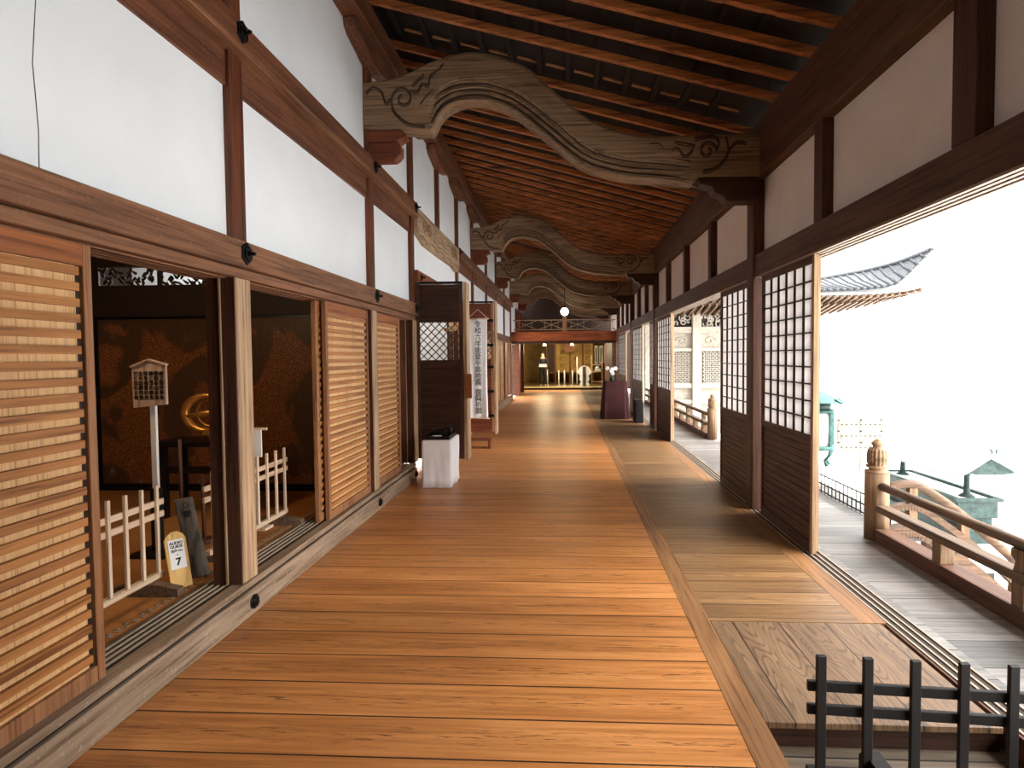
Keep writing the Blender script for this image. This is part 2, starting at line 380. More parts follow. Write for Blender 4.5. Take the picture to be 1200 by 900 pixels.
# ------------------------------------------------------------------ floors and ground
def build_floors():
    struct('floor', MB().box(XL-.05, .735, -6, 29, -.08, 0), 'floor', 'long corridor floor of broad orange-brown planks laid crosswise', 'floor')
    struct('trim_1', MB().box(.735, .86, -6, 29, -.12, .002), 'board_edge', 'long border board running down the right part of the corridor floor', 'trim')
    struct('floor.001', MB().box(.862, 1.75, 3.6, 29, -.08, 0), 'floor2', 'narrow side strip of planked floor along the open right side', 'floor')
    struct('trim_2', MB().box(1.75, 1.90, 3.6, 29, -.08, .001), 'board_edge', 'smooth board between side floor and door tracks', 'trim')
    p = MB().box(.862, 1.86, 2.6, 3.595, -.03, 0)
    solo('platform', p, 'platform', 'raised step of worn boards with swirling grain behind the black fence', 'platform', bevel=.003)
    solo('step_riser', MB().box(.862, 1.86, 2.62, 2.70, -.12, -.031), 'darkX', 'dark riser board below the front edge of the worn platform', 'riser')
    struct('floor.002', MB().box(.862, 1.90, -6, 3.5, -.16, -.12), 'lowfloor', 'lower grey-brown floor under the black fence', 'floor')
    # right-hand door sill: grooved tracks
    sill = thing('door_sill', 'long grooved sill with black sliding tracks along the right openings', 'sill', (2.0, 14, 0))
    part('sill_board', MB().box(1.902, 2.12, -6, 29, -.1, -.006), 'veranda', sill)
    part('sill_face', MB().box(1.885, 1.9015, -6, 3.59, -.3, -.002), 'darkY', sill)
    b = MB()
    for x in (1.905, 1.95, 1.995): b.box(x+.012, x+.04, -6, 29, -.012, -.003)
    part('track', b, 'trackdark', sill, 'black track grooves')
    b = MB()
    for x in (1.902, 1.947, 1.992, 2.04): b.box(x, x+.012, -6, 29, -.006, .004)
    part('track_ridge', b, 'tracklight', sill, 'pale worn ridges')
    struct('floor.003', MB().box(2.122, 2.9, -6, 29, -.12, -.05), 'veranda', 'outer veranda of grey weathered planks', 'floor')
    struct('floor.004', MB().box(2.9, 3.3, 5.6, 11.7, -.12, -.05), 'veranda', 'landing of grey planks at the head of the outside steps', 'floor')
    # inner rooms
    struct('floor.005', MB().box(-6.2, XL-.27, -1, 6.15, .12, .2), 'tatami', 'orange-brown matted floor of the dim left room', 'floor')
    struct('floor.006', MB().box(-6.2, XL-.27, 6.25, 16, .12, .2), 'tatami', 'dim floor of the rooms behind the second doors', 'floor')
    struct('floor.007', MB().box(-3.2, 3.6, 29, 36, .02, .1), 'farfloor', 'bright yellow-lit floor of the room at the far end', 'floor')
    solo('far_step', MB().box(XL, 1.9, 28.9, 29, 0, .1), 'black', 'black step at the threshold of the bright far room', 'step')
    solo('pale_gravel_yard', MB().box(-40, 60, -40, 120, -1.3, -1.2), 'gravel', 'sunlit white gravel yard beyond the veranda', 'ground')['kind'] = 'structure'
build_floors()

# ------------------------------------------------------------------ left wall
LP = [1.03, 3.615, 6.17, 7.85, 11.2, 13.1, 15.4, 17.6, 19.9, 22.3]     # main post centres
def build_left():
    ys0, ys1 = -6, 26.5
    struct('wall_left', MB().box(-2.12, -2.04, ys0, ys1, 2.33, 5.2), 'plaster', 'white plaster upper wall on the left, panelled by brown timbers', 'wall')
    # crack
    solo('wall_crack', MB().tube([(-2.039, 2.245, 2.33), (-2.039, 2.25, 2.5), (-2.039, 2.235, 2.75), (-2.039, 2.26, 3.0), (-2.039, 2.25, 3.25)], .002, 5), 'greyboard', 'thin vertical crack line in the nearest white plaster panel', 'crack')
    # plinth + sill, broken at the doorway bay
    segs = [(-6, 7.76), (11.1, YF)]
    for i, (a, b) in enumerate(segs):
        bb = thing('baseboard_left', ['pale weathered plinth and grooved sill under the near louvred doors', 'pale weathered plinth beyond the tall doorway, running to the far end'][i], 'baseboard', (-2.05, (a+b)/2, 0), kind='structure')
        part('plinth', MB().box(-2.3, -1.965, a, b, 0, .158), 'plinth', bb, bevel=.006)
        part('groove', MB().box(-2.3, -1.99, a, b, .158, .175), 'trackdark', bb)
        part('sill', MB().box(-2.06, -1.975, a, b, .175, .215).box(-2.28, -2.06, a, b, .175, .2), 'plinth', bb, bevel=.003)
        t = MB(); r = MB()
        for x in (-2.085, -2.125, -2.165, -2.205): t.box(x-.014, x+.012, a, b, .2, .2035); r.box(x-.026, x-.014, a, b, .2, .212)
        part('track', t, 'trackdark', bb); part('track_ridge', r, 'tracklight', bb)
    # lower nageshi + kamoi
    t = thing('trim_3', 'long weathered brown rail above the near left doors', 'beam', (-2, 3.4, 2.1), kind='structure')
    part('face_board', MB().box(-2.1, -1.955, ys0, 7.94, 2.165, 2.325), 'nageshi', t, bevel=.004)
    part('door_head', MB().box(-2.26, -1.99, ys0, 7.9, 2.10, 2.16), 'nageshi', t, bevel=.003)
    g = MB()
    for x in (-2.06, -2.11, -2.16, -2.21): g.box(x-.016, x+.016, ys0, 7.76, 2.092, 2.1)
    part('track', g, 'nageshi', t)
    t = thing('trim_4', 'long brown rail above the far left doors', 'beam', (-2, 17, 2.1), kind='structure')
    part('face_board', MB().box(-2.1, -1.955, 11.12, YF, 2.165, 2.325), 'upbeam', t, bevel=.004)
    part('door_head', MB().box(-2.26, -1.99, 11.12, YF, 2.10, 2.16), 'nageshi', t)
    t = thing('trim_5', 'reddish lintel above the tall open doorway on the left', 'beam', (-2, 9.5, 2.6), kind='structure')
    part('face_board', MB().box(-2.12, -1.955, 7.95, 11.11, 2.62, 2.78), 'redwoodY', t, bevel=.004)
    # upper nageshi (replaced by the carved board over the doorway)
    for i, (a, b) in enumerate([(ys0, 7.94), (11.1, YF)]):
        t = thing('trim_6', ['upper brown beam crossing the white plaster in the foreground', 'upper brown beam crossing the plaster beyond the carved board'][i], 'beam', (-2, (a+b)/2, 3.25), kind='structure')
        part('lower_board', MB().box(-2.06, -2.02, a, b, 3.25, 3.46), 'upbeam', t)
        part('ledge', MB().box(-2.08, -1.93, a, b, 3.462, 3.5), 'nageshi', t, 'paler lower edge painted as lit from below', bevel=.004)  # paler wood stands for floor light on the underside
        part('upper_board', MB().box(-2.08, -1.945, a, b, 3.5, 3.65), 'upbeam', t)
    # carved board
    t = thing('carved_board', 'pale carved board with scrolls above the tall left doorway', 'carving', (-2, 9.5, 3.2))
    o = [(7.97, 3.62), (7.97, 3.34), (8.15, 3.27), (8.5, 3.2), (9.6, 3.2), (10.6, 3.22), (10.95, 3.17), (11.1, 3.25), (11.1, 3.62)]
    part('board', MB().prism(o, 'YZ', -2.039, -1.95), 'carved', t, bevel=.008)
    m = MB(); x = -1.947
    m.tube([(x, 8.05+k*.1, 3.255+.02*math.sin(k)) for k in range(30)], .012, 6)
    for s, c in ((1, 8.35), (-1, 10.75)):
        for q in range(2):
            pts = [(x, c+s*(q*.28)+s*.13*(1-k/26)*math.cos(k*.42), 3.42+.11*(1-k/26)*math.sin(k*.42)) for k in range(24)]
            m.tube(pts, .011, 6)
    for k in range(4): m.tube([(x, 9.0+j*.1, 3.33+k*.07+.012*math.sin(j*1.3+k)) for j in range(12)], .008, 6)
    part('scroll_relief', m, 'koryo', t, 'darker carved scrolls and cloud lines')
    # posts (lower)
    near = ['pale worn post left of the nearest louvred door', 'pale worn post between the two open left doorways', 'pale worn post between the two further louvred doors', 'pale worn post at the near side of the tall doorway',
            'post at the far side of the tall left doorway', 'first slender left post beyond the banner door', 'second slender left post beyond the banner door', 'third slender left post beyond the banner door', 'fourth slender left post beyond the banner door', 'left post carrying the far red lintel']
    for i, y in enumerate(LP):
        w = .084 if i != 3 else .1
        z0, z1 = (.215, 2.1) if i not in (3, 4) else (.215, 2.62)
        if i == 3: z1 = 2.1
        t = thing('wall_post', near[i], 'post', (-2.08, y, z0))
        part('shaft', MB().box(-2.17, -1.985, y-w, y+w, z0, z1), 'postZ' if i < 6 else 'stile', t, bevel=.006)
        part('shaded_side', MB().box(-2.17, -1.992, y-w-.014, y-w-.001, .216, 2.099), 'darkZ', t, 'dark brown board painted as the shaded side')  # added dark board, paints shade on the post side facing the camera
        part('door_stop', MB().box(-2.085, -2.075, y-w-.026, y-w-.014, .216, 2.099), 'postZ', t, 'thin pale door stop')
    # struts between the two rails and above
    for i, y in enumerate(LP):
        if i == 4: z0 = 2.33
        else: z0 = 2.33
        w = .075
        solo('wall_strut', MB().box(-2.06, -1.995, y-w, y+w, z0, 3.46), 'strutZ',
             'red-brown strut between the two left rails, ' + ['outside the left frame edge', 'nearest in view', 'second in view', 'at the near end of the carved board', 'at the far end of the carved board', 'next past the carved board', 'two past the carved board', 'three past the carved board', 'four past the carved board', 'beside the far lintel'][i], 'strut', bevel=.006)
    for i, y in enumerate([1.03, 3.6, 6.17, 7.85, 9.5, 11.2, 13.1, 15.4, 17.6, 19.9, 22.3]):
        w = .075
        solo('upper_wall_strut', MB().box(-2.06, -1.99, y-w, y+w, 3.652 if y != 9.5 else 3.625, 4.78), 'strutZ',
             'upper left wall strut, ' + ['outside the left frame edge', 'nearest, cut by the top edge', 'beside the first curved beam', 'first past the first curved beam', 'above the middle of the carved board', 'at the far end of the carved board', 'beside the second curved beam', 'between second and third curved beams', 'beside the third curved beam', 'between third and fourth curved beams', 'beside the fourth curved beam'][i], 'strut', bevel=.006)
        # boat-shaped corbel on the strut head
        L = .62
        o = [(y-L, 4.775), (y-L+.02, 4.70), (y-L+.1, 4.65), (y-L+.35, 4.6), (y-.1, 4.56), (y+.1, 4.56), (y+L-.35, 4.6), (y+L-.1, 4.65), (y+L-.02, 4.70), (y+L, 4.775)]
        solo('corbel', MB().prism(o, 'YZ', -2.035, -1.9), 'upbeam', 'boat-shaped corbel under left wall plate, ' + ['outside the left frame edge', 'nearest, at the top edge of view', 'above the first curved beam', 'first past the first curved beam', 'second past the first curved beam', 'third past the first curved beam', 'above the second curved beam', 'between second and third curved beams', 'above the third curved beam', 'between third and fourth curved beams', 'above the fourth curved beam'][i], 'corbel', bevel=.01)
    struct('trim_7', MB().box(-2.1, -1.85, ys0, 26.5, 4.78, 5.02), 'upbeam', 'long wall plate at the top of the left wall carrying the rafters', 'beam', bevel=.006)
build_left()
struct('wall_back.001', MB().box(-2.2, 2.2, -6.1, -6, -.2, 5.4), 'inner', 'dark end wall of the corridor behind the viewer', 'wall')
struct('wall_left.003', MB().box(-2.15, -2.03, -6, .9, .2, 2.095), 'stile', 'closed boarding of the left wall behind the viewer', 'wall')

# nail covers
def build_nail_covers():
    def oct_cover(name, label, c, r=.06, n=6):
        t = thing(name, label, 'metal fitting', c, 'octagonal iron nail covers' if n == 6 else 'round iron nail covers')
        x, y, z = c; x -= .002
        pl = MB(); pts = [(y+r*math.cos(a), z+r*1.15*math.sin(a)) for a in [2*PI*(i+.5)/n for i in range(n)]] if n < 12 else [(y+r*math.cos(a), z+r*math.sin(a)) for a in [2*PI*i/n for i in range(n)]]
        pl.prism(pts, 'YZ', x, x+.014)
        pts = [(y+(p[0]-y)*.72, z+(p[1]-z)*.72) for p in pts]; pl.prism(pts, 'YZ', x+.014, x+.024)
        q = part('plate', pl, 'iron', t, bevel=.002)
        if n > 12: part('knob', MB().cyl((x+.024, y, z), (x+.03, y, z), .02, 14), 'iron', q)
        else: part('knob', MB().cyl((x+.024, y, z), (x+.034, y, z), .018, 10).cyl((x+.034, y, z), (x+.052, y, z), .009, 10).cyl((x+.052, y, z), (x+.066, y, z), .015, 10, .007), 'iron', q)
    for y, l in ((3.6, 'on the lower rail above the nearest doorway post'), (6.17, 'on the lower rail above the second doorway post'), (7.82, 'on the lower rail end beside the tall doorway')):
        oct_cover('nail_cover', 'dark iron six-sided nail cover '+l, (-1.955, y, 2.25))
    for y, l in ((3.6, 'on the upper beam near the top left'), (6.17, 'on the upper beam below the first curved beam'), (7.86, 'on the upper beam end beside the carved board'), (11.2, 'on the upper beam past the carved board')):
        oct_cover('nail_cover', 'dark iron six-sided nail cover '+l, (-1.945, y, 3.585))
    oct_cover('nail_cover', 'dark iron six-sided nail cover on the reddish lintel of the tall doorway', (-1.955, 8.12, 2.7), .045)
    for y, l in ((3.6, 'nearest on the pale plinth'), (6.17, 'in the middle of the pale plinth'), (7.7, 'at the end of the plinth behind the cloth-covered table')):
        oct_cover('nail_cover', 'round dark iron nail cover '+l, (-1.965, y, .08), .045, 16)
build_nail_covers()

# louvred sliding doors
dn = [0]
def louvre(y0, y1, x, label, pitch=.066, top=2.09, bot=.214):
    dn[0] += 1
    t = thing('door_%d' % dn[0], label, 'door', (x, (y0+y1)/2, bot), kind='structure')
    sw = .045 if y1-y0 > .8 else .035
    part('stile', MB().box(x-.02, x+.02, y0, y0+sw, bot, top), 'stile', t, bevel=.003)
    part('stile', MB().box(x-.02, x+.02, y1-sw, y1, bot, top), 'stile', t, bevel=.003)
    part('top_rail', MB().box(x-.018, x+.018, y0+sw, y1-sw, top-.09, top), 'toprail', t)
    part('bottom_rail', MB().box(x-.018, x+.018, y0+sw, y1-sw, bot, bot+.07), 'stile', t)
    q = part('back_board', MB().box(x-.015, x-.002, y0+sw, y1-sw, bot+.07, top-.09), 'slatboard', t)
    s = MB(); z = bot+.095
    while z < top-.12:
        s.box(x-.002, x+.019, y0+sw+.004, y1-sw-.022, z, z+.034); z += pitch
    part('slats', s, 'slat', q, 'raised brown slats')
    e = MB(); e.box(x-.002, x-.0005, y1-sw-.02, y1-sw, bot+.07, top-.09)
    part('slat_gap', e, 'trackdark', t, 'dark gap beside the slat ends')
    return t
louvre(1.13, 2.47, -2.045, 'large louvred sliding door at the left edge of view')
louvre(1.2, 2.40, -2.10, 'second louvred door hidden behind the door at the left edge')
louvre(4.98, 6.08, -2.045, 'louvred sliding door right of the second dark doorway')
louvre(4.90, 6.05, -2.10, 'louvred door stacked behind the one right of the second doorway')
louvre(6.26, 7.22, -2.045, 'narrow-looking louvred door just before the tall doorway')
louvre(6.9, 7.45, -2.10, 'inner sliding door edge in the gap before the tall doorway')
for i in range(5, 9):
    a, b = LP[i-1]+.1, LP[i]-.1
    m_ = (a+b)/2
    w = ['between banner door and first slender post', 'between first and second slender posts', 'between second and third slender posts', 'between third and fourth slender posts'][i-5]
    louvre(a, m_-.005, -2.045, 'near louvred door '+w); louvre(m_+.005, b, -2.045, 'far louvred door '+w)
louvre(20.0, 21.05, -2.045, 'last louvred door before the dark opening at the far left')

# ------------------------------------------------------------------ left rooms
def build_rooms():
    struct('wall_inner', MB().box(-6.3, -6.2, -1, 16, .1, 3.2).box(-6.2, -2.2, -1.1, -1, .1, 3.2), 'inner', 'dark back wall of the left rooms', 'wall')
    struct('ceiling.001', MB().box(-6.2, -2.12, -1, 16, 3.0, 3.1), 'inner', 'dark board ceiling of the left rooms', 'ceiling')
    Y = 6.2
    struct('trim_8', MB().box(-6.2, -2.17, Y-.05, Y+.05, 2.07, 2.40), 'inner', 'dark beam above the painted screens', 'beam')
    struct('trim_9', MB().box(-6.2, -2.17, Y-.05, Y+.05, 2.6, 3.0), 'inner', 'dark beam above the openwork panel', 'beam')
    struct('trim_10', MB().box(-6.2, -2.17, Y-.06, Y+.05, .12, .235), 'black', 'black sill under the painted screens', 'beam')
    for i, (a, b) in enumerate([(-6.2, -5.13), (-5.05, -3.55), (-3.53, -2.2)]):
        t = thing('painted_screen', ['strip of painted gold screen behind the near fence at the far left', 'painted gold sliding screen with dark hills, behind the notice board', 'painted gold sliding screen seen through the second doorway'][i], 'painted screen', ((a+b)/2, Y, .235))
        part('painting', MB().box(a+.03, b-.03, Y-.02, Y+.02, .27, 2.04), 'screen', t)
        part('frame', MB().box(a, a+.03, Y-.03, Y+.03, .235, 2.07).box(b-.03, b, Y-.03, Y+.03, .235, 2.07).box(a+.03, b-.03, Y-.03, Y+.03, 2.04, 2.07).box(a+.03, b-.03, Y-.03, Y+.03, .235, .27), 'black', t)
    struct('trim_11', MB().box(-5.13, -5.05, Y-.06, Y+.06, .235, 2.07), 'black', 'black post between the painted screens', 'post')
    b = MB(); y = .2
    while y < 5.9: b.box(-2.335, -2.305, y, y+.03, .2, .204); b.box(-2.35, -2.335, y+.03, y+.05, .2, .204); y += .06
    o = struct('mat_border', b, 'plinth', 'pale dotted border strip of the floor mats just inside the left doorways', 'border'); o['kind'] = 'stuff'
    # openwork transom: leafy board with real holes
    m = MB(); zz0, zz1 = 2.40, 2.6
    random.seed(3)
    y = Y
    for k in range(90):
        x = -5.0+random.random()*1.35; z = zz0+random.random()*(zz1-zz0); a = random.random()*PI
        L = .05+random.random()*.05
        pts = [(x+L*(t-.5)*math.cos(a)+.02*math.sin(t*PI)*math.sin(a), y, z+L*(t-.5)*math.sin(a)+.02*math.sin(t*PI)*math.cos(a)) for t in [i/5 for i in range(6)]]
        m.tube(pts, [.006, .012, .016, .016, .011, .005], 5)
    m.box(-6.19, -5.0, y-.012, y+.012, zz0, zz1).box(-3.6, -2.23, y-.012, y+.012, zz0, zz1).box(-4.34, -4.3, y-.02, y+.02, zz0, zz1)
    solo('openwork_transom', m, 'inner', 'dark leafy openwork transom with bright gaps, high in the left room', 'transom')
    struct('wall_inner.001', MB().box(-6.2, -2.3, 8.3, 8.36, .2, 3.0), 'plaster', 'white plaster wall behind the openwork transom', 'wall')
    struct('wall_inner.002', MB().box(-2.22, -2.17, 11.2, 16, .2, 3.0), 'inner', 'dark wall behind the far louvred doors', 'wall')
    struct('wall_inner.003', MB().box(-6.2, -2.2, 12.3, 12.4, .2, 3.0), 'plaster', 'white plaster end wall of the doorway room', 'wall')
    # added unseen lamp, lights the plaster behind the transom
    t = thing('added_lamp', 'added white lamp, unseen, in the room behind the painted screens', 'lamp', (-4.7, 7.3, 2.9))
    part('shade', MB().lathe((-4.7, 7.3, 2.78), [(.02, .0), (.12, .01), (.2, .04), (.22, .1), (.22, .16), (.05, .22)], 20), 'bulb', t)
    ld = bpy.data.lights.new('lamp_light', 'POINT'); ld.energy = 50; ld.shadow_soft_size = .2; ld.color = (1, .95, .88)
    lo = bpy.data.objects.new('lamp_light', ld); C.objects.link(lo); lo.location = (-4.7, 7.3, 2.7)
    def fill_lamp(x, y, z, e, col, label):
        t = thing('added_lamp', label, 'lamp', (x, y, z))
        part('shade', MB().lathe((x, y, z-.1), [(.02, .0), (.1, .01), (.15, .04), (.15, .12), (.04, .16)], 20), 'warmbulb', t)
        part('cord', MB().cyl((x, y, z+.06), (x, y, 3.0), .006, 6), 'iron', t)
        ld = bpy.data.lights.new('lamp_light', 'POINT'); ld.energy = e; ld.shadow_soft_size = .15; ld.color = col
        lo = bpy.data.objects.new('lamp_light', ld); C.objects.link(lo); lo.location = (x, y, z-.2)
    fill_lamp(-3.6, 3.6, 2.85, 26, (1, .72, .42), 'added warm lamp, unseen, brightening the dim left room')  # unseen lamp added to brighten the screens and mats
    fill_lamp(-3.2, 10.6, 2.85, 60, (1, .95, .88), 'added lamp, unseen, brightening the room behind the tall doorway')  # unseen lamp added to light the plaster seen through the door lattice
build_rooms()

def picket_fence(y0, y1, x, n, label, mats=('pale', 'paleY')):
    t = thing('picket_fence', label, 'fence', (x, (y0+y1)/2, .2), 'low pale wooden barrier fences')
    part('bottom_rail', MB().box(x-.018, x+.018, y0, y1, .275, .31), mats[1], t, bevel=.002)
    for z in (.64, .715): part('rail', MB().box(x-.009, x+.009, y0-.03, y1+.03, z, z+.036), mats[1], t, bevel=.002)
    for k in range(n):
        y = y0+.05+(y1-y0-.1)*k/(n-1)
        part('picket', MB().box(x+.009, x+.027, y-.011, y+.011, .31, .845), mats[0], t, bevel=.002)
    for y in (y0+.12, y1-.12):
        part('foot', MB().prism([(x-.2, .2), (x+.2, .2), (x+.2, .25), (x+.06, .275), (x-.06, .275), (x-.2, .25)], 'XZ', y-.03, y+.03), 'railwood', t, 'darker wooden foot', bevel=.002)
    return t
picket_fence(2.24, 3.5, -2.49, 10, 'low pale picket fence just inside the nearest left doorway')
picket_fence(3.86, 5.0, -2.42, 8, 'low pale picket fence inside the second left doorway')

def build_room_things():
    # notice board on a stick
    t = thing('notice_board', 'small wooden notice with black calligraphy on a white stick, in the left room', 'sign', (-2.96, 4.1, .2))
    o = [(-3.08, 1.262), (-2.835, 1.285), (-2.835, 1.565), (-2.96, 1.60), (-3.085, 1.55)]
    nb = part('board', MB().prism(o, 'XZ', 4.09, 4.115), 'signwood', t, bevel=.002)
    part('roof_strip', MB().bar((-3.09, 4.10, 1.556), (-2.96, 4.10, 1.606), .04, .012, (0, 0, 1)).bar((-2.96, 4.10, 1.606), (-2.83, 4.10, 1.57), .04, .012), 'signwood', t)
    part('stick', MB().box(-2.975, -2.937, 4.115, 4.14, .66, 1.5), 'white', t, 'white painted stick')
    part('base_post', MB().box(-2.985, -2.927, 4.10, 4.155, .2, .68).box(-3.08, -2.83, 4.0, 4.25, .2, .23), 'black', t, 'black socket and foot')
    cols = ['柳の間は別の', '豊臣秀次公', '自刃の間な', '床襖絵四季', '柳鷺図山本', '探斎筆也', '金剛峯寺']
    for i, c in enumerate(['柳之間四季', '襖絵の山水', '柳と鷺の図', '秋冬春夏の', '古の絵師作', '筆と伝わる']):
        vtext_column(c+'也', .034, .03, (-2.865-i*.038, 4.088, 1.42+.006*(0)), (1, 0, 0), (0, 0, 1), nb, bold=.0006)
    # golden ornament on a dark stand
    t = thing('altar_ornament', 'gilded ring-shaped ornament on a dark stand at the back of the left room', 'ornament', (-3.2, 5.2, .2))
    c = (-3.2, 5.2, 1.12)
    ring = [(c[0]+.19*math.cos(a), c[1]+.02, c[2]+.15*math.sin(a)) for a in [PI*.35+i*PI*1.35/20 for i in range(21)]]
    part('ring', MB().tube([(c[0]-.02+.21*math.cos(a)*(1 if math.cos(a) < 0 else .8), c[1], c[2]+.16*math.sin(a)) for a in [PI*.3+i*PI*1.4/24 for i in range(25)]], [.014+.026*math.sin(PI*i/24) for i in range(25)], 8), 'goldmetal', t)
    part('ring', MB().tube([(c[0]+.02+.16*math.cos(a), c[1]+.03, c[2]+.125*math.sin(a)) for a in [PI*.35+i*PI*1.3/24 for i in range(25)]], .008, 8), 'goldmetal', t)
    part('hammer', MB().tube([(c[0]-.19, c[1]-.03, c[2]-.02), (c[0]-.05, c[1]-.03, c[2]), (c[0]+.12, c[1]-.03, c[2]+.02)], [.014, .03, .026], 8), 'goldmetal', t)
    part('pedestal', MB().box(c[0]-.04, c[0]+.1, 5.14, 5.26, .93, .975).box(c[0], c[0]+.06, 5.17, 5.23, .89, .99), 'goldmetal', t)
    part('stand', MB().box(-3.62, -2.9, 5.02, 5.4, .84, .885).box(-3.58, -3.53, 5.05, 5.1, .2, .84).box(-3.0, -2.95, 5.05, 5.1, .2, .84).box(-3.58, -3.53, 5.32, 5.37, .2, .84).box(-3.0, -2.95, 5.32, 5.37, .2, .84).box(-3.55, -2.97, 5.06, 5.09, .6, .66), 'black', t)
    # dark upright poles
    for x, y, h, l in ((-3.02, 4.5, .98, 'thin dark pole standing behind the grey board'), (-2.78, 4.4, .72, 'short dark pole left of the second fence')):
        solo('floor_pole', MB().cyl((x, y, .2), (x, y, .23), .07, 14).cyl((x, y, .23), (x, y, h), .014, 8), 'darkZ', l, 'pole')
    # audio-guide signboard leaning on the fence foot
    t = thing('number_board', 'yellow wooden board with a white audio guide label 7, leaning by the near fence', 'sign', (-2.41, 3.5, .215))
    def lean(pts, y0, ax, dz):  # outline in the board plane
        return pts
    W = .062; Hh = .35
    ang = math.radians(9); base = Vector((-2.36, 3.5, .2)); ux = Vector((.55, .83, 0)).normalized(); up = (Vector((0, 0, 1))*math.cos(ang)+Vector((-.8, .2, 0)).normalized()*math.sin(ang)).normalized()
    nr = ux.cross(up).normalized()
    def slab(outline, th, off=0.0):
        vs = [base+ux*a+up*b+nr*(off) for a, b in outline]+[base+ux*a+up*b+nr*(off-th) for a, b in outline]; n = len(outline)
        return MB().add(vs, [tuple(range(n)), tuple(range(n, 2*n))[::-1]]+[(i, (i+1) % n, n+(i+1) % n, n+i) for i in range(n)])
    part('board', slab([(-W, 0), (W, 0), (W, Hh-.05), (W*.75, Hh-.02), (.015, Hh), (-.015, Hh), (-W*.75, Hh-.02), (-W, Hh-.05)], .015), 'gold', t, bevel=.002)
    lb = part('label', slab([(-W*.72, .12), (W*.72, .12), (W*.72, .30), (-W*.72, .30)], .002, .002), 'white', t, 'white paper label')
    for s, sz, h, bd in (('AUDIO', .024, .278, .0008), ('GUIDE', .024, .256, .0008), ('音声 No.', .018, .23, .0004), ('•', .03, .205, 0), ('7', .062, .162, .002)):
        text_mesh('lettering', s, sz, 'ink', lb, base+ux*0+up*h+nr*.003, ux, up, bold=bd)
    t = thing('old_board', 'tall grey weathered board leaning beside the yellow number board', 'board', (-2.42, 3.72, .215))
    base = Vector((-2.36, 3.7, .2)); up = (Vector((0, 0, 1))*math.cos(math.radians(13))+Vector((-1, .1, 0)).normalized()*math.sin(math.radians(13))).normalized(); nr = ux.cross(up).normalized()
    part('board', slab([(-.055, 0), (.055, 0), (.055, .52), (-.055, .52)], .02), 'greyboard', t, bevel=.003)
    text_mesh('lettering', '○', .045, 'ink', t, base+up*.47+nr*.002, ux, up)
    text_mesh('lettering', '御', .05, 'ink', t, base+up*.41+nr*.002, ux, up, bold=.001)
    # small white notice on stand seen through the second doorway
    t = thing('small_notice', 'small white notice on a thin post behind the second fence', 'sign', (-2.62, 4.75, .2))
    part('sheet', MB().box(-2.60, -2.49, 4.74, 4.755, .80, 1.02), 'white', t)
    part('post', MB().box(-2.555, -2.535, 4.756, 4.776, .2, 1.02).box(-2.62, -2.45, 4.70, 4.83, .2, .22).box(-2.6, -2.45, 4.756, 4.77, 1.02, 1.04), 'pale', t)
    # gilded bits seen in the narrow gap before the tall doorway
    t = thing('gilt_lantern', 'gilded hanging lantern glowing in the narrow gap by the tall doorway', 'lantern', (-2.62, 7.95, 1.0))
    part('body', MB().lathe((-2.35, 7.95, 1.05), [(.02, 0), (.06, .03), (.05, .1), (.07, .16), (.07, .3), (.03, .36), (.01, .5)], 12), 'goldmetal', t)
    part('chain', MB().cyl((-2.35, 7.95, 1.5), (-2.35, 7.95, 3.0), .006, 6), 'goldmetal', t)
    ld = bpy.data.lights.new('lamp_light', 'POINT'); ld.energy = 6; ld.shadow_soft_size = .1; ld.color = (1, .7, .35)
    lo = bpy.data.objects.new('lamp_light', ld); C.objects.link(lo); lo.location = (-2.6, 7.6, 1.4)
build_room_things()

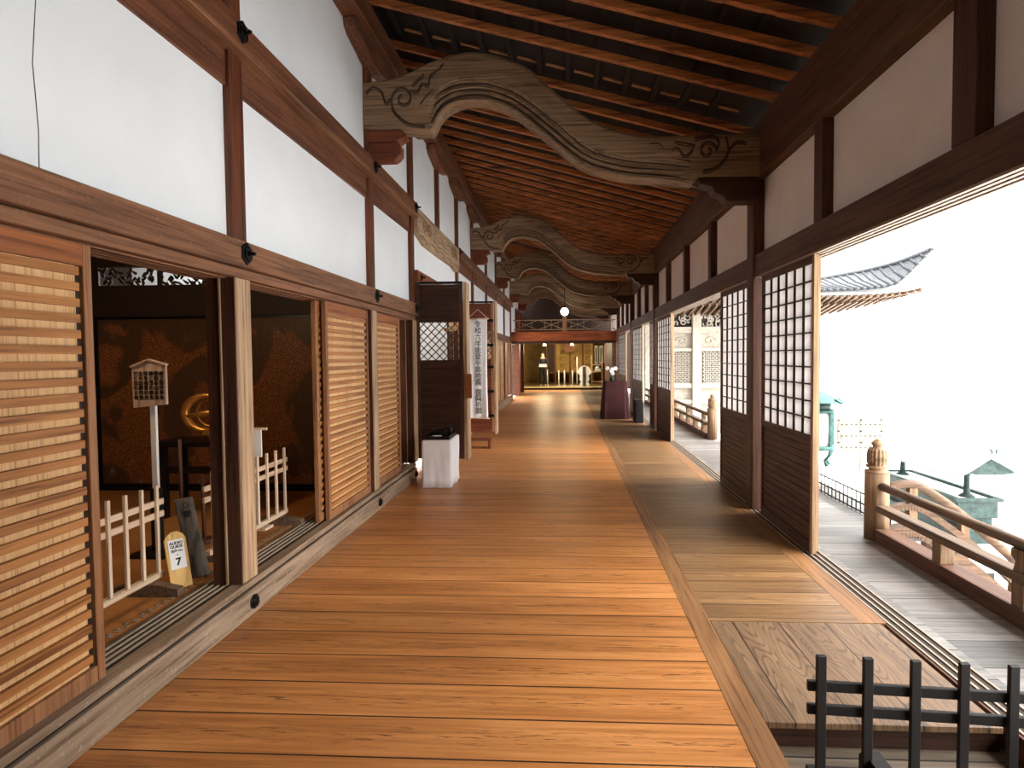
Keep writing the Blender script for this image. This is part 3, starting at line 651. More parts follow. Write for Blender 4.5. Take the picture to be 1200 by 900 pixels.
# ------------------------------------------------------------------ tall doors of the entrance bay
def build_leaves():
    for (Y, x0, x1, label, nm) in ((8.06, -2.03, -1.38, 'dark panelled door leaf with diamond lattice window, folded out behind the cloth table', 'door_30'),
                                   (10.95, -1.96, -1.31, 'panelled door leaf behind the white vertical banner', 'door_31')):
        t = thing(nm, label, 'door', ((x0+x1)/2, Y, .2), kind='structure')
        z0, z1 = .22, 2.6; y0, y1 = Y-.02, Y+.02
        m = 'darkZ' if Y < 9 else 'stile'
        part('stile', MB().box(x0, x0+.06, y0, y1, z0, z1), m, t, bevel=.003)
        part('stile', MB().box(x1-.05, x1, y0, y1, z0, z1), m, t, bevel=.003)
        rl = MB()
        for z in (z0, .62, 1.05, 1.5, 2.08, z1-.08): rl.box(x0+.06, x1-.05, y0, y1, z, z+.07)
        part('rail', rl, 'darkX' if Y < 9 else 'redwood', t, bevel=.003)
        part('panel', MB().box(x0+.06, x1-.05, Y-.006, Y+.006, z0+.07, 1.5).box(x0+.06, x1-.05, Y-.006, Y+.006, 2.15, z1-.08), 'darkX' if Y < 9 else 'redwood', t)
        l = MB(); a, b, c, d = x0+.06, x1-.05, 1.57, 2.08
        n = 9; s = (b-a)/5
        for k in range(-8, 14):
            for sg in (1, -1):
                # clip diagonal lines x = x_k + sg*(z-c)
                xk = a+k*s
                pts = []
                zz = c
                za, zb = c, d
                xa, xb = xk, xk+sg*(d-c)
                if sg > 0:
                    if xa < a: za = c+(a-xa); xa = a
                    if xb > b: zb = d-(xb-b); xb = b
                else:
                    if xa > b: za = c+(xa-b); xa = b
                    if xb < a: zb = d-(a-xb); xb = a
                if zb-za > .02 and a-.001 <= xa <= b+.001 and a-.001 <= xb <= b+.001: l.bar((xa, Y-.012, za), (xb, Y-.012, zb), .01, .024, (0, 1, 0))
        part('lattice', l, 'darkX', t, 'diamond lattice')
        hw = MB()
        if Y > 9:
            for z in (.5, .95, 1.4, 1.8, 2.25): hw.box(x1-.12, x1+.004, y0-.006, y0, z, z+.05)
            part('hinge_strap', hw, 'iron', t, 'dark metal straps')
        part('edge_cap', MB().box(x0, x1, Y-.03, Y+.03, z1, z1+.03), 'iron', t, 'dark metal cap')
    # folded second leaves, edge on
    t = thing('door_32', 'pale edge of the folded leaf beside the dark lattice door', 'door', (-1.335, 8.35, .2), kind='structure')
    part('leaf', MB().box(-1.37, -1.325, 8.04, 8.3, .2, 2.62), 'postZ', t, bevel=.004)
    t = thing('door_33', 'pale edge of the folded leaf beside the banner door', 'door', (-1.28, 11.2, .2), kind='structure')
    part('leaf', MB().box(-1.30, -1.262, 10.93, 11.2, .18, 2.64), 'postZ', t, bevel=.004)
    # banner
    t = thing('banner', 'long white cloth banner with black vertical Japanese writing', 'banner', (-1.585, 10.86, .48))
    xs = [-1.765+.355*i/14 for i in range(15)]; zs = [.484+(2.30-.484)*j/24 for j in range(25)]
    vs = []; fs = []
    for z in zs:
        for x in xs:
            u = (x+1.585)/.18; h = (2.3-z)/1.82
            vs.append((x*1.0-(.012*u*math.sin(h*PI)), 10.86+.012*math.sin(u*3+z*2)*(.3+h)+.008*math.sin(u*7-z), z))
    for j in range(24):
        for i in range(14): fs.append((j*15+i, j*15+i+1, (j+1)*15+i+1, (j+1)*15+i))
    mb = MB().add(vs, fs, True); o = clo = part('cloth', mb, 'cloth', t); sm = o.modifiers.new('solid', 'SOLIDIFY'); sm.thickness = .002
    part('batten', MB().cyl((-1.79, 10.86, 2.305), (-1.38, 10.86, 2.305), .012, 8).cyl((-1.79, 10.87, .48), (-1.38, 10.87, .48), .008, 8), 'pale', t)
    part('cord', MB().tube([(-1.77, 10.86, 2.31), (-1.585, 10.9, 2.48), (-1.4, 10.86, 2.31)], .004, 5), 'white', t)
    txt = '令和六年能登半島地震'
    for i, ch in enumerate(txt): text_mesh('character', ch, .125, 'ink', clo, (-1.585, 10.835, 2.2-i*.118), (1, 0, 0), (0, 0, 1), bold=.0008)
    for i, ch in enumerate('復興祈願'): text_mesh('character', ch, .125, 'ink', clo, (-1.585, 10.835, .96-i*.115), (1, 0, 0), (0, 0, 1), bold=.0008)
    # wall-side wooden tag on the leaf edge and a small stand foot
    solo('hanging_tag', MB().box(-1.35, -1.26, 8.005, 8.02, 1.05, 1.38), 'toprail', 'small orange-brown wooden tag hanging on the folded leaf edge', 'tag', bevel=.003)
    t = thing('slipper_stand', 'low reddish stand on the floor below the banner', 'stand', (-1.5, 10.5, 0))
    part('top', MB().box(-1.75, -1.3, 10.35, 10.6, .14, .17), 'redwood', t, bevel=.004)
    for x in (-1.72, -1.36): part('leg', MB().box(x, x+.04, 10.37, 10.58, 0, .14), 'redwood', t)
    # cloth-covered table and box
    t = thing('cloth_table', 'small table wrapped in white cloth beside the left wall', 'table', (-1.59, 7.5, 0))
    x0, x1, y0, y1, h = -1.76, -1.405, 7.2, 7.8, .585
    vs = []; fs = []; ring = []
    n = 14
    per = [(x0+(x1-x0)*i/n, y0) for i in range(n)]+[(x1, y0+(y1-y0)*i/n) for i in range(n)]+[(x1-(x1-x0)*i/n, y1) for i in range(n)]+[(x0, y1-(y1-y0)*i/n) for i in range(n)]
    NN = len(per); cx, cy = (x0+x1)/2, (y0+y1)/2
    for j, z in enumerate([.006, .1, .2, .32, .44, .54, h-.006, h]):
        for i, (x, y) in enumerate(per):
            f = (.006*math.sin(i*1.7+z*6)+.008*math.sin(i*.9-z*9))*(1-z/h) if z < h-.02 else 0
            k = 1+f/.18+(.02*(1-z/h) if i % n == 0 else 0)
            if j == 7: k = .985
            vs.append((cx+(x-cx)*k, cy+(y-cy)*(1+f/.3), z))
    for j in range(7):
        for i in range(NN): fs.append((j*NN+i, j*NN+(i+1) % NN, (j+1)*NN+(i+1) % NN, (j+1)*NN+i))
    fs.append(tuple(7*NN+i for i in range(NN))); fs.append(tuple(i for i in range(NN))[::-1])
    part('cloth', MB().add(vs, fs, True), 'cloth', t)
    t = thing('stamp_tray', 'black tray of stamps and pads on the cloth-covered table', 'tray', (-1.58, 7.48, .585))
    part('tray', MB().box(-1.74, -1.43, 7.27, 7.72, .587, .607).box(-1.74, -1.73, 7.27, 7.72, .607, .635).box(-1.44, -1.43, 7.27, 7.72, .607, .635).box(-1.73, -1.44, 7.27, 7.28, .607, .63).box(-1.73, -1.44, 7.71, 7.72, .607, .635), 'black', t, bevel=.002)
    part('case', MB().box(-1.68, -1.52, 7.5, 7.66, .607, .68).box(-1.6, -1.47, 7.58, 7.7, .607, .71), 'black', t, bevel=.006)
    part('pad', MB().box(-1.66, -1.56, 7.32, 7.42, .607, .625), 'cloth', t, 'pale pad')
    part('lid', MB().bar((-1.7, 7.5, .69), (-1.48, 7.66, .725), .05, .01), 'redcloth', t, 'dark red lid edge')
build_leaves()

# ------------------------------------------------------------------ right wall
RMAIN = [6.34, 13.15, 17.7, 22.2]
def build_right():
    ys0 = -6
    e = [ys0]+[v for y in RMAIN for v in (y-.1, y+.1)]+[26.5]
    wl = ['in the foreground, before the first curved beam', 'between the first and second curved beams', 'between the second and third curved beams', 'between the third and fourth curved beams', 'beyond the fourth curved beam']
    for a, b, l in zip(e[::2], e[1::2], wl): struct('wall_right', MB().box(2.03, 2.12, a+.001, b-.001, 2.622, 3.379), 'plaster_warm', 'warm white plaster above the right openings, '+l, 'wall')
    t = thing('trim_12', 'long dark brown beam above the right openings', 'beam', (2.03, 12.5, 2.39), kind='structure')
    part('face_board', MB().box(1.94, 2.13, ys0, 26.5, 2.40, 2.62), 'darkY', t, bevel=.004)
    g = MB()
    for x in (1.945, 1.99, 2.04, 2.09): g.box(x, x+.022, ys0, 26.5, 2.385, 2.4)
    part('track_ridge', g, 'tracklight', t, 'pale worn ridges of the upper door track')
    g = MB()
    for x in (1.967, 2.012, 2.062): g.box(x, x+.023, ys0, 26.5, 2.396, 2.3995)
    part('track', g, 'trackdark', t)
    struct('trim_13', MB().box(1.93, 2.2, ys0, 26.5, 3.38, 3.93), 'darkY', 'heavy dark wall plate beam at the top of the right wall', 'beam', bevel=.008)
    names = ['outside the right frame edge', 'cut by the top right corner', 'in the foreground between the two large plaster panels', 'second in the foreground', 'third, past the first curved beam', 'fourth, past the first curved beam', 'fifth, past the first curved beam', 'first past the second curved beam', 'second past the second curved beam', 'first past the third curved beam', 'second past the third curved beam']
    ys = [1.4, None, 3.07, 4.75, 8.2, 9.93, 11.63, 14.7, 16.2, 19.2, 20.7]
    for i, y in enumerate(ys):
        if y is None: continue
        w = .09 if y == 3.07 else .075
        solo('right_strut', MB().box(1.945, 2.06, y-w, y+w, 2.622, 3.38), 'darkZ', 'dark strut on the right plaster, '+names[i], 'strut', bevel=.005)
    lab = ['dark square post below the right end of the first curved beam', 'dark post below the second curved beam on the right', 'dark post below the third curved beam on the right', 'dark post below the fourth curved beam on the right']
    for i, y in enumerate(RMAIN):
        z1 = 3.38
        solo('right_post', MB().box(1.915, 2.1, y-.1, y+.1, .001, z1), 'darkZ', lab[i], 'post', bevel=.01)
def shoji(y0, y1, x, label, cols=6, rows=10, zg=.95, panes=True):
    dn[0] += 1
    t = thing('door_%d' % dn[0], label, 'door', (x, (y0+y1)/2, 0), kind='structure')
    top = 2.385; z0 = .006; w = .045
    part('stile', MB().box(x-.018, x+.018, y0, y0+w, z0, top), 'postZ', t, 'pale near edge painted as lit', bevel=.002)  # paler wood paints the daylight on the near stile
    part('stile', MB().box(x-.018, x+.018, y1-w, y1, z0, top), 'darkZ', t, bevel=.002)
    part('top_rail', MB().box(x-.016, x+.016, y0+w, y1-w, top-.06, top), 'darkY', t)
    part('middle_rail', MB().box(x-.017, x+.017, y0+w, y1-w, zg-.05, zg), 'darkY', t)
    part('bottom_rail', MB().box(x-.017, x+.017, y0+w, y1-w, z0, z0+.09), 'darkY', t)
    if panes: part('paper', MB().box(x+.004, x+.007, y0+w, y1-w, zg, top-.06), 'paper', t, 'translucent white paper')
    l = MB(); a, b = y0+w, y1-w; c, d = zg, top-.06
    for k in range(1, cols): yy = a+(b-a)*k/cols; l.box(x-.014, x+.004, yy-.006, yy+.006, c, d)
    for k in range(1, rows): zz = c+(d-c)*k/rows; l.box(x-.013, x+.003, a, b, zz-.006, zz+.006)
    part('lattice', l, 'lattice', t, 'black-brown grid')
    p = MB().box(x-.004, x+.004, a, b, z0+.09, zg-.05)
    k = z0+.16
    while k < zg-.1: p.box(x-.014, x-.004, a, b, k, k+.014); k += .062
    part('lower_panel', p, 'darkY', t)
build_right()
struct('wall_right.003', MB().box(1.95, 2.02, -6, 1.1, 0, 2.39), 'stile', 'added unseen boarding closing the right side behind the viewer', 'wall')  # added out of view to keep rear light off the rafters
shoji(4.83, 6.08, 1.975, 'tall paper-grid sliding door beside the largest right opening')
shoji(4.90, 6.14, 2.02, 'lattice sliding door stacked behind the largest one', panes=False)
shoji(6.46, 7.66, 1.975, 'paper-grid sliding door just past the first dark right post', 5)
shoji(11.2, 12.9, 1.975, 'paper-grid sliding door before the second dark right post', 6)
shoji(11.3, 12.95, 2.02, 'lattice sliding door stacked outside, before the second right post', 6, panes=False)
shoji(13.3, 13.95, 1.975, 'narrow paper-grid door past the second dark right post', 3)
shoji(15.3, 17.5, 1.975, 'paper-grid door before the third dark right post', 8)
shoji(19.4, 22.0, 1.975, 'paper-grid door before the fourth dark right post', 9)

# ------------------------------------------------------------------ curved beams
def interp(pts, x):
    for (a, za), (b, zb) in zip(pts, pts[1:]):
        if a <= x <= b: return za+(zb-za)*(x-a)/(b-a)
    return pts[0][1] if x < pts[0][0] else pts[-1][1]
def smooth_curve(pts, sub=6):
    out = []
    for i in range(len(pts)-1):
        p0 = pts[max(i-1, 0)]; p1 = pts[i]; p2 = pts[i+1]; p3 = pts[min(i+2, len(pts)-1)]
        for k in range(sub):
            t = k/sub
            f = lambda j: .5*((2*p1[j])+(-p0[j]+p2[j])*t+(2*p0[j]-5*p1[j]+4*p2[j]-p3[j])*t*t+(-p0[j]+3*p1[j]-3*p2[j]+p3[j])*t**3)
            out.append((f(0), f(1)))
    out.append(pts[-1]); return out
def koryo(Y, label, detail=True):
    T = [(-2.03, 4.40), (-1.9, 4.415), (-1.75, 4.425), (-1.553, 4.491), (-1.293, 4.61), (-0.992, 4.686), (-0.702, 4.65), (-0.371, 4.518), (-0.155, 4.332), (0.096, 4.11), (0.346, 3.939), (0.63, 3.837), (0.845, 3.801), (1.288, 3.784), (1.93, 3.784)]
    B = [(-2.03, 3.945), (-1.7, 3.935), (-1.36, 3.908), (-1.335, 3.915), (-1.285, 4.006), (-1.221, 4.10), (-1.12, 4.165), (-0.998, 4.196), (-0.86, 4.2), (-0.743, 4.179), (-0.524, 4.09), (-0.237, 3.871), (0.058, 3.613), (0.2, 3.52), (0.343, 3.459), (0.629, 3.39), (0.99, 3.36), (1.272, 3.324), (1.3, 3.33), (1.348, 3.375), (1.93, 3.369)]
    T = smooth_curve(T); B = smooth_curve(B)
    t = thing('curved_beam', label, 'beam', (0, Y, 3.32), 'rainbow-shaped beams across the corridor')
    # stations follow the lower edge by arc length and pair with the upper edge
    xs = [-2.03+3.96*i/150 for i in range(151)]
    prof = [(0, -.07), (.015, -.1), (.07, -.105), (.078, -.078), (.14, -.078), (.148, -.11), (.20, -.112), (.208, -.084), (.27, -.084), (.28, -.098), (.36, -.108), (.42, -.122), (.44, -.13), (.6, -.135), (.9, -.128), (.97, -.11), (1, -.08)]
    vs = []; fs = []; m = len(prof); full = 2*m
    for x in xs:
        b, tt = interp(B, x), interp(T, x)
        k = min(1, max(0, (x+1.36)/.08))*min(1, max(0, (1.30-x)/.25))
        ring = []
        for v, yy in prof:
            yy = yy*k+(-.125 if 0 < v < 1 else -.11)*(1-k)
            ring.append((x, Y+yy, b+(tt-b)*v))
        for v, yy in reversed(prof):
            yy = yy*k+(-.125 if 0 < v < 1 else -.11)*(1-k)
            ring.append((x, Y-yy, b+(tt-b)*v))
        vs += ring
    for i in range(len(xs)-1):
        for k in range(full): fs.append((i*full+k, i*full+(k+1) % full, (i+1)*full+(k+1) % full, (i+1)*full+k))
    fs.append(tuple(range(full))); e = (len(xs)-1)*full; fs.append(tuple(e+k for k in range(full))[::-1])
    body = part('beam_body', MB().add(vs, fs), 'koryo', t)
    def offset(pts, d):
        out = []
        for i, p in enumerate(pts):
            a, b = pts[max(i-1, 0)], pts[min(i+1, len(pts)-1)]
            tx, tz = b[0]-a[0], b[1]-a[1]; l = math.hypot(tx, tz) or 1
            out.append((p[0]-tz/l*d, p[1]+tx/l*d))
        return out
    core = smooth_curve([(-1.30, 3.95), (-1.275, 4.03), (-1.21, 4.11), (-1.12, 4.165), (-0.998, 4.196), (-0.86, 4.2), (-0.743, 4.179), (-0.524, 4.09), (-0.237, 3.871), (0.058, 3.613), (0.2, 3.52), (0.343, 3.459), (0.629, 3.39), (0.9, 3.36), (1.1, 3.335), (1.26, 3.30)], 5)
    bd = MB(); gr = MB()
    for sg in (-1, 1):
        for d, rad, y in ((.012, .017, .098), (.075, .015, .098), (.125, .013, .104), (.185, .012, .114)):
            c = offset(core, d); n = len(c)
            c = c[int(d*25):]; n = len(c)
            rr = [rad*min(1, .15+i/8, .15+(n-1-i)/10) for i in range(n)]
            bd.tube([(p[0], Y+sg*y, p[1]) for p in c], rr, 6)
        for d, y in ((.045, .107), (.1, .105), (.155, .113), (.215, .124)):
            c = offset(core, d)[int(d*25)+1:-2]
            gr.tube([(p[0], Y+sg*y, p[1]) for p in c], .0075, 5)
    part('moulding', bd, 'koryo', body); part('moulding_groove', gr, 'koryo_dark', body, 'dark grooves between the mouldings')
    # engraved scrolls
    def spiral(cx, cz, r, turns, a0, sg=1, n=26, shrink=.75):
        return [(cx+r*(1-shrink*i/n)*math.cos(a0+sg*turns*2*PI*i/n), cz+r*(1-shrink*i/n)*math.sin(a0+sg*turns*2*PI*i/n)) for i in range(n+1)]
    if detail:
        g = MB()
        lines = [spiral(-1.62, 4.235, .115, 1.25, PI*1.0, -1),
                 smooth_curve([(-1.735, 4.235), (-1.72, 4.12), (-1.62, 4.01), (-1.52, 3.965), (-1.4, 3.95)], 7),
                 smooth_curve([(-2.0, 4.30), (-1.93, 4.35), (-1.84, 4.31), (-1.8, 4.2), (-1.735, 4.235)], 7),
                 smooth_curve([(-1.545, 4.31), (-1.47, 4.3), (-1.42, 4.37), (-1.36, 4.36), (-1.33, 4.45), (-1.25, 4.5), (-1.2, 4.56)], 7),
                 smooth_curve([(-1.52, 4.36), (-1.45, 4.42), (-1.4, 4.46)], 4),
                 spiral(1.42, 3.63, .09, 1.2, 0, 1),
                 smooth_curve([(1.51, 3.63), (1.53, 3.72), (1.45, 3.77), (1.3, 3.74)], 7),
                 smooth_curve([(1.6, 3.76), (1.62, 3.6), (1.52, 3.47), (1.38, 3.42)], 7),
                 smooth_curve([(1.62, 3.62), (1.7, 3.7), (1.8, 3.69)], 7),
                 smooth_curve([(1.28, 3.64), (1.2, 3.58), (1.12, 3.66), (1.04, 3.60), (.95, 3.70), (.85, 3.7)], 7),
                 smooth_curve([(1.3, 3.68), (1.2, 3.70), (1.1, 3.72)], 4)]
        for ln in lines:
            for dd in (0, .022):
                g.tube([(x, Y-.126, z-dd) for x, z in ln], .009 if dd == 0 else .006, 6)
        part('engraved_scrolls', g, 'koryo_dark', body, 'dark engraved scroll lines')
    # brackets
    br = MB().prism([(-2.03, 3.93), (-1.66, 3.93), (-1.62, 3.9), (-1.6, 3.87), (-1.66, 3.85), (-1.7, 3.82), (-2.03, 3.82)], 'XZ', Y-.09, Y+.09)
    part('bracket', br, 'redwood', t, 'reddish bracket block', bevel=.006)
    part('bracket', MB().prism([(-2.03, 3.82), (-1.7, 3.82), (-1.67, 3.78), (-1.67, 3.69), (-1.70, 3.655), (-1.74, 3.63), (-2.03, 3.63)], 'XZ', Y-.07, Y+.07), 'redwood', t, 'reddish bracket end', bevel=.01)
    part('corbel', MB().prism([(1.33, 3.365), (1.93, 3.365), (1.93, 3.13), (1.62, 3.13), (1.58, 3.19), (1.5, 3.22), (1.47, 3.28), (1.36, 3.31)], 'XZ', Y-.1, Y+.1), 'darkX', t, 'dark corbel under the right end', bevel=.008)
    # wall beam end seen on the left
    return t
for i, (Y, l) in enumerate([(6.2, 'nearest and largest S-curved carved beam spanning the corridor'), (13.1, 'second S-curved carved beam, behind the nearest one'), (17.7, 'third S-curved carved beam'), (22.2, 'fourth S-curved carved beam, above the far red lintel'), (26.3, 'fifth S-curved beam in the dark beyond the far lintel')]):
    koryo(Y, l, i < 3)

# ------------------------------------------------------------------ roof: rafters and boards
def build_roof():
    sl = (5.0-3.93)/3.93
    def zr(x): return 5.03-(x+2)*(5.03-3.94)/3.94
    # roof boards
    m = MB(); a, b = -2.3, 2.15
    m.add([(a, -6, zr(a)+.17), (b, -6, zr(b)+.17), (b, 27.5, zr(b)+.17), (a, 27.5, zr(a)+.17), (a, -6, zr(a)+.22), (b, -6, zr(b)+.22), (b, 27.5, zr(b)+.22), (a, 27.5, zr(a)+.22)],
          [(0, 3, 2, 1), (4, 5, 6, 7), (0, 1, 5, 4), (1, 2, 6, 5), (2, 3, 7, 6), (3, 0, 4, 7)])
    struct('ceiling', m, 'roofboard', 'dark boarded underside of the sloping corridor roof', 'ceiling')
    k = MB(); x = -1.75
    while x < 1.85:
        k.bar((x, -6, zr(x)+.135), (x, 27, zr(x)+.135), .045, .03, (sl*.3, 0, 1)); x += .3
    struct('trim_14', k, 'roofboard', 'thin battens running lengthwise between rafters and roof boards', 'battens')
    lp = MB(); y = .33+.21
    while y < 23:
        for j in range(12):
            xx = -1.68+.3*j
            lp.bar((xx, y, zr(xx)+.16), (xx+.2, y, zr(xx+.2)+.16), .035, .018)
        y += .42
    struct('trim_15', lp, 'lit_lip', 'pale strips painting lit board lips as short dashes between the rafters', 'board edges')
    # rafters
    y = .36; k = 0
    proto = None
    while y < 26.2:
        if any(abs(y-q) < .14 for q in (6.2, 13.1, 17.7, 22.2, 26.3)): y += .42; continue
        if k == 0:
            mb = MB().bar((-2.05, y, zr(-2.05)+.083), (2.02, y, zr(2.02)+.083), .055, .072)
            proto = link_mesh('rafter', mb, 'rafter', origin=(0, y, zr(0)), bevel=.004); o = proto
        else:
            o = proto.copy(); C.objects.link(o); o.location = (0, y, zr(0))
        o['category'] = 'rafter'
        if y < 6.1: o['label'] = 'orange-brown sloping roof rafter in front of the nearest curved beam'; o['group'] = 'roof rafters before the first curved beam'
        elif y < 13: o['label'] = 'orange-brown sloping roof rafter between the first and second curved beams'; o['group'] = 'roof rafters between first and second curved beams'
        elif y < 17.6: o['label'] = 'dark sloping roof rafter between the second and third curved beams'; o['group'] = 'roof rafters between second and third curved beams'
        else: o['label'] = 'dark sloping roof rafter beyond the third curved beam'; o['group'] = 'roof rafters at the far end'
        y += .42; k += 1
    # eave outside
    def ze(x): return 3.98-(x-2.0)*.4
    m = MB(); a, b = 2.0, 4.0
    m.add([(a, -6, ze(a)+.14), (b, -6, ze(b)+.14), (b, 21.5, ze(b)+.14), (a, 21.5, ze(a)+.14), (a, -6, ze(a)+.2), (b, -6, ze(b)+.2), (b, 21.5, ze(b)+.2), (a, 21.5, ze(a)+.2)],
          [(0, 3, 2, 1), (4, 5, 6, 7), (0, 1, 5, 4), (1, 2, 6, 5), (2, 3, 7, 6), (3, 0, 4, 7)])
    eav = struct('ceiling.002', m, 'gatewood', 'eave boards projecting over the veranda', 'eave')
    y = -5.94; pr = None
    while y < 21.4:
        if pr is None:
            pr = part('eave_rafter', MB().bar((2.2, y, ze(2.2)+.067), (4.1, y, ze(4.1)+.067), .075, .13), 'pale', eav, bevel=.004); y0 = y
        else: o = pr.copy(); C.objects.link(o); o.parent = eav; o.location = (0, y-y0, 0)
        y += .42
build_roof()

# ------------------------------------------------------------------ far end
def build_far():
    Y = YF
    t = thing('far_lintel', 'red-brown lintel beam crossing the far end of the corridor', 'beam', (0, Y, 2.15))
    part('beam', MB().box(-2.0, 1.94, Y-.1, Y+.1, 2.2, 2.55), 'lintelwood', t, bevel=.01)
    part('lower_strip', MB().box(-2.0, 1.94, Y-.06, Y+.1, 2.10, 2.2), 'darkX', t, 'darker strip under the beam')
    # openwork rail above
    t = thing('openwork_rail', 'thin openwork lattice rail standing on the far lintel', 'railing', (0, Y, 2.56))
    b = MB()
    for z in (2.62, 2.98): b.bar((-1.95, Y, z), (1.9, Y, z), .03, .025)
    part('rail', b, 'postZ', t)
    part('centre_post', MB().box(-.08, .08, Y-.05, Y+.05, 2.55, 3.16), 'stile', t, bevel=.005)
    d = MB(); q = [-1.95, -1.0, 0, .95, 1.9]
    for a, c in zip(q, q[1:]):
        d.bar((a, Y, 2.62), (c, Y, 2.98), .018, .018); d.bar((a, Y, 2.98), (c, Y, 2.62), .018, .018)
        for k in (1, 2, 3): d.bar((a+(c-a)*k/4, Y, 2.62), (a+(c-a)*k/4, Y, 2.98), .012, .012)
    part('diagonal_slats', d, 'postZ', t)
    # globe lamp
    t = thing('globe_lamp', 'round glowing white globe lamp hanging at the far end', 'lamp', (0, 21.6, 3.1))
    ball = [(.14*math.sin(PI*i/14)+.0005, -.14*math.cos(PI*i/14)) for i in range(15)]
    part('globe', MB().lathe((0, 21.6, 3.22), ball, 20), 'bulb', t)
    part('stem', MB().cyl((0, 21.6, 3.36), (0, 21.6, 4.6), .012, 8).cyl((0, 21.6, 3.34), (0, 21.6, 3.4), .05, 12), 'iron', t)
    # dark side walls beyond the lintel
    struct('wall_left.001', MB().box(-2.2, -2.0, 24.6, 29, 0, 3.6).box(-2.2, -2.0, YF, 24.6, 2.1, 2.4), 'darkY', 'dark timber wall on the left beyond the lintel', 'wall')
    struct('wall_right.001', MB().box(1.92, 2.1, 24.5, 29, 0, 2.39), 'darkY', 'dark timber wall on the right beyond the lintel', 'wall')
    for y, l in ((24.6, 'reddish post on the left in the dark beyond the lintel'), (27.2, 'reddish post beside the person at the far end')):
        solo('far_post', MB().box(-1.99, -1.87, y-.08, y+.08, 0, 3.5), 'redwood', l, 'post')
    # the bright room
    struct('wall_back', MB().box(-3.2, 3.6, 36, 36.1, 0, 3.2), 'yellowwall', 'back wall of the bright room at the far end', 'wall')
    struct('wall_left.002', MB().box(-3.3, -3.2, 29, 36, 0, 3.2), 'darkY', 'left wall of the bright far room', 'wall')
    struct('wall_right.002', MB().box(3.6, 3.7, 29, 36, 0, 3.2), 'darkY', 'right wall of the bright far room', 'wall')
    struct('ceiling.003', MB().box(-3.3, 3.7, 29, 36.1, 3.2, 3.3), 'roofboard', 'ceiling of the bright far room', 'ceiling')
    struct('wall_front', MB().box(-3.3, 3.7, 28.95, 29, 2.35, 6).box(-3.3, -1.99, 28.95, 29, .1, 2.35).box(1.93, 3.7, 28.95, 29, .1, 2.35), 'inner', 'dark wall above the entrance to the far room', 'wall')
    struct('wall_gable', MB().prism([(-2.1, 2.35), (2.1, 2.35), (2.1, 4.1), (-2.1, 5.3)], 'XZ', 27.3, 27.35), 'inner', 'dark gable closing the corridor roof at the far end', 'wall')
    # framed screens
    scr = [(-1.0, -.55, 'darkZ'), (-.5, .25, 'yellowwall'), (.3, .95, 'yellowwall'), (1.0, 1.55, 'yellowwall')]
    for i, (a, b, m_) in enumerate(scr):
        t = thing('folding_screen', ['dark brown panel right of the person in the far room', 'gold panel left of the centre in the far room', 'gold panel behind the red hanging sign in the far room', 'gold panel above the white cut-out in the far room'][i], 'screen', ((a+b)/2, 33, .1))
        part('panel', MB().box(a, b, 32.98, 33.0, .75, 2.3), m_, t)
        part('frame', MB().box(a-.02, a+.02, 32.95, 33.02, .1, 2.35).box(b-.02, b+.02, 32.95, 33.02, .1, 2.35).box(a, b, 32.95, 33.02, 2.3, 2.35).box(a, b, 32.95, 33.02, .7, .76), 'stile', t)
        if i:
            g = MB()
            for z in (1.1, 1.5, 1.85): g.lathe(((a+b)/2, 32.97, z), [(.001, -.01), (.06, 0), (.001, .01)], 8); g.tube([((a+b)/2+.12*math.cos(q), 32.97, z+.1*math.sin(q)) for q in [j*.5 for j in range(10)]], .015, 5)
            part('ink_figures', g, 'darkZ', t, 'dark painted figures')
    for i in range(3):
        x = 1.72+.26*i
        t = thing('hanging_scroll', 'narrow white hanging scroll, '+['left one', 'middle one', 'right one'][i]+' of three in the far room', 'scroll', (x, 32.9, 1.2), 'hanging scrolls in the far room')
        part('sheet', MB().box(x-.1, x+.1, 32.9, 32.92, 1.2, 2.2), 'white', t)
        part('inner_sheet', MB().box(x-.05, x+.05, 32.89, 32.9, 1.3, 2.05), 'gatewood', t)
        part('rod', MB().cyl((x-.12, 32.91, 1.2), (x+.12, 32.91, 1.2), .015, 6).cyl((x-.12, 32.91, 2.2), (x+.12, 32.91, 2.2), .012, 6), 'black', t)
    t = thing('red_hanging_sign', 'orange-red sign board hanging in the middle of the far room', 'sign', (.3, 31.5, 1.85))
    part('board', MB().box(-.02, .44, 31.5, 31.53, 1.85, 2.25), 'redwood', t); part('hanger', MB().box(.0, .02, 31.5, 31.52, 2.25, 3.2).box(.4, .42, 31.5, 31.52, 2.25, 3.2), 'iron', t)
    for i, (x, h) in enumerate([(-.9, .95), (-.32, .9), (-.03, .9), (.38, .9), (.62, 1.6)]):
        solo('barrier_post', MB().cyl((x, 30.6, .1), (x, 30.6, .13), .12, 14).cyl((x, 30.6, .13), (x, 30.6, h), .03, 8), 'white', ['white barrier post just right of the person', 'white barrier post left of centre', 'second white barrier post left of centre', 'white barrier post right of centre', 'tallest white barrier post in the far room'][i], 'post', 'white barrier posts in the far room')
    # white cut-out board
    t = thing('cutout_board', 'white rounded cut-out board standing at the threshold of the far room', 'board', (.97, 30, .1))
    o = []
    for a in [PI*1.0-PI*1.0*i/16 for i in range(17)]: o.append((.97+.34*math.cos(a), .78+.36*math.sin(a)))
    o += [(1.22, .68), (1.17, .62), (1.22, .5), (1.2, .4), (1.13, .34), (1.18, .28), (1.22, .2), (1.2, .1), (.74, .1), (.72, .2), (.76, .28), (.81, .34), (.74, .4), (.72, .5), (.77, .62), (.72, .68)]
    part('board', MB().prism(o, 'XZ', 30, 30.03), 'white', t)
